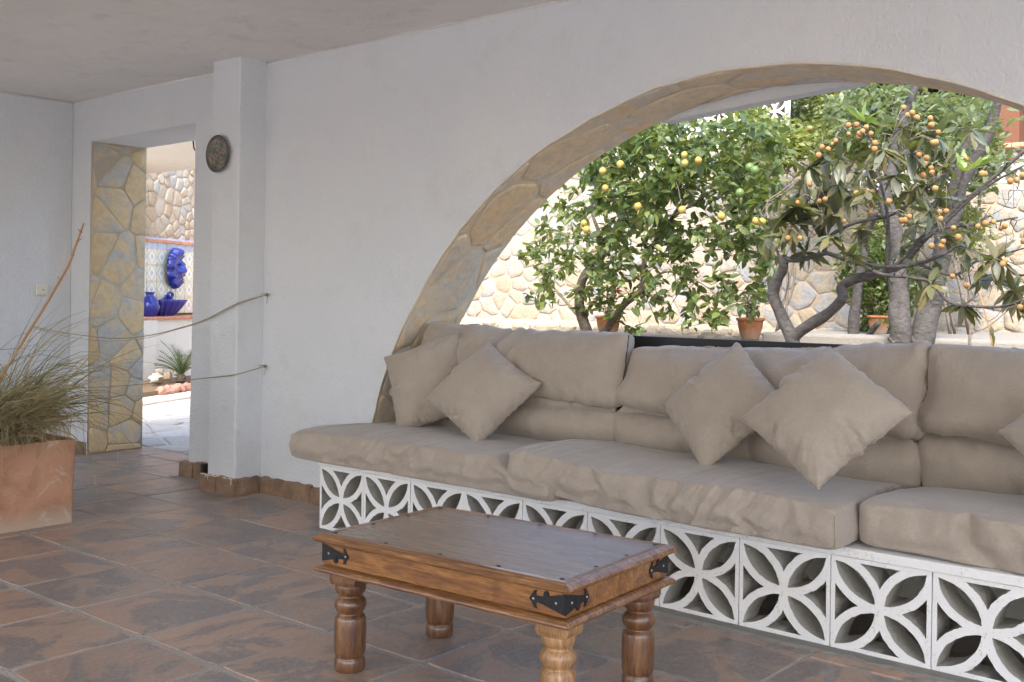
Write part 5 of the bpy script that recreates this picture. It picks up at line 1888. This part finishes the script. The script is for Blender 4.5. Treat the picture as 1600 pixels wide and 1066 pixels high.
# pierced block railings on the two wall heights
rb = breeze_mesh('block', .254, .24, .10, t=.013, f=.014, curved=8)
R1 = empty('white_block_railing', (-7.4, RW + .12, 2.7))
tag(R1, 'two-row pierced white block railing at the upper left of the garden', 'railing')
for r_ in range(3):
    for i in range(21):
        o = bpy.data.objects.new('block', rb); sc.collection.objects.link(o); o.parent = R1
        o.location = (-5.0 - .257 * i + 7.4, 0, .122 + r_ * .243)
R2 = empty('coped_block_railing', (-2, RW + .12, 2.2))
tag(R2, 'pierced white block railing with terracotta coping at the right', 'railing')
rb2 = breeze_mesh('block', .325, .30, .10, t=.016, f=.016, curved=8)
for i in range(16):
    o = bpy.data.objects.new('block', rb2); sc.collection.objects.link(o); o.parent = R2
    o.location = (-4.27 + .328 * i + 2, 0, .152)
for i in range(12):
    o = MB().box(-4.45 + .44 * i + 2 + .003, -4.45 + .44 * (i + 1) + 2 - .003, -.10, .10, .306, .345).build('coping_tile', [COPING], R2); bevel(o, .006, 2)
# brown timber post and beam of a pergola beyond the railing
pg = empty('timber_pergola', atY(1578, 215, 11.2)); tag(pg, 'brown timber pergola post and beam above the right railing', 'pergola')
p = pg.location.copy(); zt_ = 2.1 - p.z
o = MB().box(-.11, .11, -.11, .11, zt_, .95).build('post', [BROWNWOOD], pg); bevel(o, .01, 1)
o = MB().box(-2.6, 3.0, -.09, .09, .72, .93).build('beam', [BROWNWOOD], pg); bevel(o, .01, 1); o.location = (0, -.22, 0)
o = MB().box(-2.7, 3.2, .2, 2.4, .97, 1.05).build('roof', [BROWNWOOD], pg)
# white house on the slope
hz = atY(1205, 200, 16.5)
wh = empty('white_house', (hz.x, 16.5, 3.6)); tag(wh, 'white house wall glimpsed through the shrubs on the slope', 'house')
MB().box(-.55, .55, 0, 3, -.6, 1.35).build('wall', [WHITE_OUT], wh)
o = MB().box(-.7, .7, -.15, 3.2, 1.352, 1.45).build('roof', [COPING], wh)

# ---------------------------------------------------------------- flower pots
def flower_pot(p, s_, label, seed, red=1.0):
    t = empty('flower_pot', p); tag(t, label, 'flower pot', 'terracotta flower pots at the foot of the garden wall')
    pr = [(.001, 0), (.066, 0), (.072, .01), (.090, .06), (.102, .11), (.106, .15), (.108, .158), (.118, .162), (.121, .172), (.119, .183), (.108, .186), (.100, .182), (.097, .16), (.001, .155)]
    MB().lathe([(a * s_, b * s_) for a, b in pr], 28).build('pot', [TERRA_POT], t, smooth=True)
    rn = random.Random(seed); m = MB(); M_ = []; FM = []
    for i in range(14):
        a = rn.uniform(0, 6.28); L = rn.uniform(.12, .3) * s_; q = Vector((0, 0, .155 * s_))
        d = Vector((math.cos(a) * rn.uniform(.1, .7), math.sin(a) * rn.uniform(.1, .7), 1)).normalized()
        P_ = [q + Vector((math.cos(a), math.sin(a), 0)) * .04, q + d * L * .5, q + d * L + Vector((0, 0, .01))]
        m.tube(smooth_path(P_, 3), .0022, 5)
        for k_ in range(9):
            M_.append(leaf_matrix(q + d * L * rn.uniform(.2, 1), Vector((rn.gauss(0, 1), rn.gauss(0, 1), rn.gauss(.2, .5))), rn, tilt=.6, sc_=rn.uniform(.5, .9)))
        if rn.random() < red:
            for k_ in range(7): FM.append(leaf_matrix(q + d * L + Vector((rn.gauss(0, .012), rn.gauss(0, .012), rn.gauss(.005, .01))), Vector((rn.gauss(0, 1), rn.gauss(0, 1), rn.gauss(.4, .5))), rn, tilt=.8, sc_=.55))
    m.build('stems', [BARK_TWIG], t, smooth=True)
    M_ = [Matrix.Translation(p) @ x for x in M_]; FM = [Matrix.Translation(p) @ x for x in FM]
    merge_leaves('leaves', M_, lt_s, LEMON_LEAF, t, rn, kind=None)
    merge_leaves('flowers', FM, leaf_template(.05, .036, 2, .3, .2), RED_FLOWER, t, rn, kind=None)
p = atY(1172, 531, 8.1); p.z = gz
flower_pot(p, .98, 'carved terracotta pot with sparse red flowers, right of the lemon leaves', 1, .5)
p = atY(950, 533, 7.6); p.z = gz
flower_pot(p, .95, 'terracotta pot of bright red flowers between the lemon trunks', 2, 1)
p = atY(1373, 533, 8.3); p.z = .88
flower_pot(p, .78, 'terracotta pot in the shade behind the grey trunk', 3, .1)
# thin green sapling with a stake, right
p = atY(1515, 548, 6.8); p.z = gz
sp_ = Tree('young_sapling', p, 5); tag(sp_.root, 'thin green sapling with few leaves near the right edge', 'sapling')
C2 = lambda x, y, Y=6.8: atY(x, y, Y)
sp_.limb([p, C2(1516, 520), C2(1514, 480), C2(1512, 430)], .010, .006, 'stem', BARK_TWIG, n=7)
sp_.limb([C2(1517, 522), C2(1545, 510), C2(1575, 485), C2(1585, 478)], .004, .0025, 'stem', BARK_TWIG, n=6)
sp_.limb([C2(1552, 548), C2(1545, 510), C2(1532, 465), C2(1522, 440)], .005, .004, 'cane', BAMBOO, n=6)
merge_leaves('leaves', [leaf_matrix(C2(x, y), Vector((.2, 0, -1)), rn, tilt=.6, sc_=1) for x, y in ((1496, 490), (1550, 520), (1548, 508), (1500, 470))], lt_m, LOQUAT_LEAF, sp_.root, rn, kind=None)
print('garden', round(time.time() - T0, 1))

# ================================================================== COURTYARD BEYOND THE DOORWAY
dd_ = ray(268, 452.5)
O_ = Vector((dd_.x, dd_.y, 0)) * 13.6
ud = Vector((-.395, .919, 0)).normalized(); un = Vector((ud.y, -ud.x, 0))
def CY(s, n, z): return O_ + ud * s + un * n + Vector((0, 0, z))
CM = Matrix((( ud.x, un.x, 0, O_.x), (ud.y, un.y, 0, O_.y), (0, 0, 1, 0), (0, 0, 0, 1)))   # local: x along the wall, y towards the viewer
# paving: irregular slabs
cpv = MB().box(-26, -7.62, -3.3, 16, -.2, -.006).box(-7.619, -5.16, 4.262, 16, -.2, -.006).build('courtyard_paving', [PAVE_JOINT])
tag(cpv, kind='structure')
def cpf(s, t, n): return Vector((-13.6 + s, 4.28 + t, -.005 + n))
lay_stones(7.6, 4.7, .52, cpf, .022, .009, PAVE_STONE, cpv, 71, 'paving_slab', keep=lambda cx, cy: (-13.6 + cx) < -5.5 - .9 * cy and (-13.6 + cx) > -9.5 - 1.2 * cy - 1 and (-13.6 + cx) < -5.5, dome=.1, wob=.08, jit=.45)
cw = empty('courtyard_wall'); cw.matrix_world = CM
tag(cw, 'pale rubble stone wall seen through the doorway above the tiled fountain', 'wall')
bpy.context.view_layer.update()
MB().box(-3.2, 4.2, -.4, -.03, -.1, 3.2).build('mortar_bed', [PALE_MORTAR], cw)
def cwf(s, t, n): return Vector((-1.0 + s, -.038 + n, 1.76 + t))
lay_stones(2.1, 1.25, .155, cwf, .002, .015, COURT_STONE, cw, 72, 'stone', flip=True, dome=.5, wob=.1)
def m_azulejo():
    m = Mat('blue_white_tile', .12, .6)
    co = m.coord('Object')
    s_ = m.n('ShaderNodeSeparateXYZ'); m.l(co, s_.inputs[0])
    x, z = m.math('MULTIPLY', s_.outputs[0], 10.0), m.math('MULTIPLY', s_.outputs[2], 10.0)
    ax, az = m.math('ABSOLUTE', x), m.math('ABSOLUTE', z)
    dia = m.math('ADD', ax, m.math('MULTIPLY', az, .8))
    n = m.noise(m.offset(co, m.rand(), 5), 60, 4, .6)
    v = m.math('ADD', m.math('SINE', m.math('MULTIPLY', dia, 9.0)), m.math('MULTIPLY', m.math('SUBTRACT', n, .5), 3.0))
    c = m.mix(m.ramp(v, [(.35, 0.), (.9, .55)]), (.70, .72, .66), (.10, .17, .36))
    d2 = m.math('ADD', ax, az)
    c = m.mix(m.ramp(d2, [(.86, 0.), (.95, .5)]), c, (.62, .60, .38))
    m.color(c); return m.m
def m_bluetile():
    m = Mat('washed_blue_tile', .15, .6)
    n = m.noise(m.offset(m.coord('Object'), m.rand(), 9), 12, 4, .6)
    m.color(m.mix(n, m.mix(m.rand(), (.20, .30, .55), (.45, .55, .68)), (.6, .66, .72))); return m.m
AZ, BT = m_azulejo(), m_bluetile()
ft = empty('tiled_wall_fountain'); ft.matrix_world = CM
tag(ft, 'blue and white tiled wall panel above a white counter with terracotta edge', 'fountain')
MB().box(-1.25, 1.25, -.025, .03, .85, 1.745).build('panel_backing', [WHITE_OUT], ft)
azm = MB().box(-.0965, .0965, -.004, .004, -.0965, .0965).me('tile'); azm.materials.append(AZ)
btm = MB().box(-.0965, .0965, -.004, .004, -.07, .07).me('tile'); btm.materials.append(BT)
for r_ in range(5):
    for i in range(-6, 6):
        o = bpy.data.objects.new('tile', btm if r_ == 4 else azm); sc.collection.objects.link(o); o.parent = ft
        o.location = (i * .2 + .1 + .03, .035, .85 + .1 + r_ * .2 - (.03 if r_ == 4 else 0))
MB().box(-1.26, 1.26, -.02, .07, 1.73, 1.765).build('panel_cap', [COPING], ft)
o = MB().box(-2.6, 1.3, .031, .50, .792, .822).build('counter_top', [COPING], ft); bevel(o, .006, 2)
o = MB().box(-2.6, 1.3, .031, .46, 0, .791).build('counter', [WHITE_OUT], ft)
o = MB().box(-2.6, -1.0, .4605, .50, 0, .79).build('counter_pier', [WHITE_OUT], ft)
# animal mask, glazed cobalt: mane of lumps, brow, cheeks, muzzle
def mask_mesh():
    V = []; F = []
    nu, nv = 48, 30
    for j in range(nv + 1):
        ph = (j / nv) * math.pi * .5
        for i in range(nu):
            a = 2 * math.pi * i / nu
            r = math.cos(math.pi / 2 - ph)
            x = .21 * r * math.cos(a); z = .25 * r * math.sin(a)
            y = .10 * math.sin(math.pi / 2 - ph) ** .7
            q = math.hypot(x / .21, z / .25)
            mane = max(0, (q - .5) / .5)
            y += mane * (.035 * math.sin(a * 11 + q * 6) + .03) * (1 - max(0, q - .9) * 8)
            k_ = 1 + .06 * math.sin(a * 11) * (q > .85)
            g_ = lambda cx, cz, sx, sz: math.exp(-((x - cx) / sx) ** 2 - ((z - cz) / sz) ** 2)
            y += .06 * g_(0, -.04, .06, .055) + .05 * g_(0, .03, .022, .07) + .03 * g_(.055, .07, .035, .02) + .03 * g_(-.055, .07, .035, .02)
            y -= .035 * g_(.05, .035, .022, .014) + .035 * g_(-.05, .035, .022, .014) + .06 * g_(0, -.085, .04, .012)
            y += .04 * g_(.05, -.05, .035, .035) + .04 * g_(-.05, -.05, .035, .035) + .035 * g_(0, -.12, .04, .025)
            y += .04 * g_(0, .2, .08, .05)
            V.append((x * k_, y, z * k_))
    for j in range(nv):
        for i in range(nu):
            a, b = j * nu + i, j * nu + (i + 1) % nu
            F.append((a, b, b + nu, a + nu))
    return mesh('mask', V, F)
o = link('ceramic_animal_mask', mask_mesh(), COBALT, None, smooth=True)
o.matrix_world = CM @ Matrix.Translation((-.05, .045, 1.42)) @ Matrix.Rotation(math.radians(-14), 4, 'Z')
tag(o, 'glossy cobalt blue ceramic animal mask with a mane on the tiled panel', 'mask')
# fluted shell basin
V = []; F = []
na, nh = 64, 8
for j in range(nh + 1):
    t = j / nh
    for i in range(na + 1):
        a = math.pi * i / na
        r = (.17 + .19 * t ** .7) * (1 + .05 * math.sin(i / na * math.pi * 22))
        V.append((r * math.cos(a) * 1.05, .01 + r * math.sin(a) * .8, .20 * t))
for j in range(nh):
    for i in range(na):
        a = j * (na + 1) + i; F.append((a, a + 1, a + na + 2, a + na + 1))
V2 = [Vector((x * .93, y * .93, z + .0)) for x, y, z in V]
m = MB().add(V, F); m.add(V2, [f[::-1] for f in F])
top_ = nh * (na + 1); n_ = len(V)
m.F += [(top_ + i, top_ + i + 1, n_ + top_ + i + 1, n_ + top_ + i) for i in range(na)]; m.M += [0] * na
m.F += [tuple(range(na + 1))]; m.M += [0]
ba = empty('shell_basin'); ba.matrix_world = CM @ Matrix.Translation((-.33, .05, .823))
tag(ba, 'cobalt blue fluted shell basin standing under the mask', 'basin')
m.build('bowl', [COBALT], ba, smooth=True)
m = MB()
m.lathe([(.001, 0), (.20, .0), (.18, .02), (.10, .04), (.06, .06), (.05, .085), (.001, .10)], 20, (0, .12, .17), sy=.6)
m.tube([Vector((.05 * math.cos(t / 8 * 6.283), .16, .26 + .03 * math.sin(t / 8 * 6.283))) for t in range(9)], .018, 8)
m.build('spout', [COBALT], ba, smooth=True)
va = MB().lathe([(.001, 0), (.07, 0), (.075, .01), (.11, .07), (.12, .12), (.10, .19), (.06, .235), (.045, .25), (.05, .28), (.065, .295), (.001, .29)], 28).build('blue_vase', [COBALT], None, smooth=True)
va.matrix_world = CM @ Matrix.Translation((-.73, .20, .823)); tag(va, 'cobalt blue ceramic vase at the left end of the counter', 'vase')

# raised bed with sago palm and rocks
bed = empty('raised_bed'); bed.matrix_world = CM @ Matrix.Translation((-1.45, 1.15, 0))
tag(bed, 'low raised bed with white edge and scalloped red stones', 'planting bed')
bpy.context.view_layer.update()
o = MB().box(-1.3, 1.3, -.64, .42, 0, .05).build('white_edge', [WHITE_OUT], bed); bevel(o, .02, 2)
MB().box(-1.2, 1.2, -.63, .22, .051, .10).build('soil', [SOIL], bed)
rn = random.Random(19)
def rock(r, seed, mat):
    import bmesh
    bm = bmesh.new(); bmesh.ops.create_icosphere(bm, subdivisions=2, radius=r)
    for v in bm.verts:
        v.co *= 1 + noise.noise(v.co / r * 1.2 + Vector((seed, 0, 0))) * .5; v.co.z *= .75
    me = bpy.data.meshes.new('rock'); bm.to_mesh(me); bm.free(); me.materials.append(mat); return me
redst = simple('red_rubble', (.36, .19, .15), .9); 
rk = [rock(.075, i, redst) for i in range(3)]; rk2 = [rock(.13, 9 + i, COURT_STONE) for i in range(2)]
for i in range(16):
    o = bpy.data.objects.new('edging_stone', rk[i % 3]); sc.collection.objects.link(o); o.parent = bed
    o.location = (-.7 + i * .12, .20 + rn.uniform(-.02, .02), .085); o.rotation_euler = (0, 0, rn.uniform(0, 6))
for i in range(9):
    o = bpy.data.objects.new('rock', rk2[i % 2]); sc.collection.objects.link(o); o.parent = bed
    o.location = (-1.0 + i * .17, rn.uniform(-.5, -.1), .15 + rn.uniform(0, .08)); o.rotation_euler = (rn.uniform(0, 6), 0, rn.uniform(0, 6)); o.scale = (rn.uniform(.4, .85),) * 3
sg = empty('sago_palm'); sg.matrix_world = CM @ Matrix.Translation((-1.33, 1.05, .10)) @ Matrix.Scale(.74, 4)
tag(sg, 'small sago palm with stiff green fronds in the raised bed', 'palm')
MB().lathe([(.001, 0), (.07, 0), (.08, .05), (.06, .12), (.001, .14)], 14).build('trunk', [BARK_DARK], sg, smooth=True)
for i in range(26):
    a = i * 2.4; el = rn.uniform(.5, 1.4); L = rn.uniform(.42, .62)
    d = Vector((math.cos(a), math.sin(a), 0)); P_ = [Vector((0, 0, .12))]; e = el
    for k_ in range(8):
        P_.append(P_[-1] + (d * math.cos(e) + Vector((0, 0, 1)) * math.sin(e)) * L / 8); e -= .09
    V = []; F = []; var = []
    for k_ in range(1, 9):
        for h_ in (0, .5):
            if k_ + h_ > 8: continue
            q = P_[k_] if h_ == 0 else P_[k_].lerp(P_[min(8, k_ + 1)], .5)
            t = (P_[k_] - P_[k_ - 1]).normalized(); s2 = t.cross(Vector((0, 0, 1))).normalized()
            up_v = s2.cross(t)
            ln = .10 * math.sin(math.pi * (k_ + h_) / 9.5) + .02
            for sg_ in (-1, 1):
                e2 = q + s2 * sg_ * ln + t * ln * .5 + up_v * ln * .25
                b0 = len(V); V += [q - t * .005, q + t * .005, e2]; F.append((b0, b0 + 1, b0 + 2)); 
    vv = [i / 26.0] * len(V)
    mm = MB(); mm.tube(P_, .005, 4); b0 = len(mm.V); 
    VV = [tuple(v) for v in mm.V] + [tuple(v) for v in V]; FF = mm.F + [tuple(b0 + x for x in f) for f in F]
    link('frond', mesh('frond', VV, FF), SAGO, sg)
# patio roof of the courtyard
a_ = atY(234, 272, 7.0)
pr = empty('patio_roof', (-9.5, 6.1, 0)); tag(pr, 'flat white patio roof over the far side of the courtyard', 'roof')
zr = 2.5
pt = Vector((0, 0, CAM_H)) + ray(270, 267.5) * ((zr - CAM_H) / ray(270, 267.5).z)
o = MB().box(-6.5, 2.6, -.9, pt.y - 6.1, zr, zr + .2).build('roof_slab', [WHITE_OUT], pr)
for x in (-5.6, 2.2):
    o = MB().box(x - .12, x + .12, -.85, -.61, 0, zr - .002).build('roof_post', [WHITE_OUT], pr)
# terrace side wall between courtyard and garden
ts = MB().add([(-5.10, 4.265, -.1), (-12.35, 10.3, -.1), (-12.5, 10.1, -.1), (-5.3, 4.265, -.1), (-5.10, 4.265, .95), (-12.35, 10.3, .95), (-12.5, 10.1, .95), (-5.3, 4.265, .95)],
              [(0, 1, 2, 3), (7, 6, 5, 4), (0, 4, 5, 1), (1, 5, 6, 2), (2, 6, 7, 3), (3, 7, 4, 0)]).build('terrace_side_wall', [WHITE_OUT])
tag(ts, 'white side wall that holds the garden terrace above the courtyard', 'wall')
print('all', round(time.time() - T0, 1), len(bpy.data.objects))
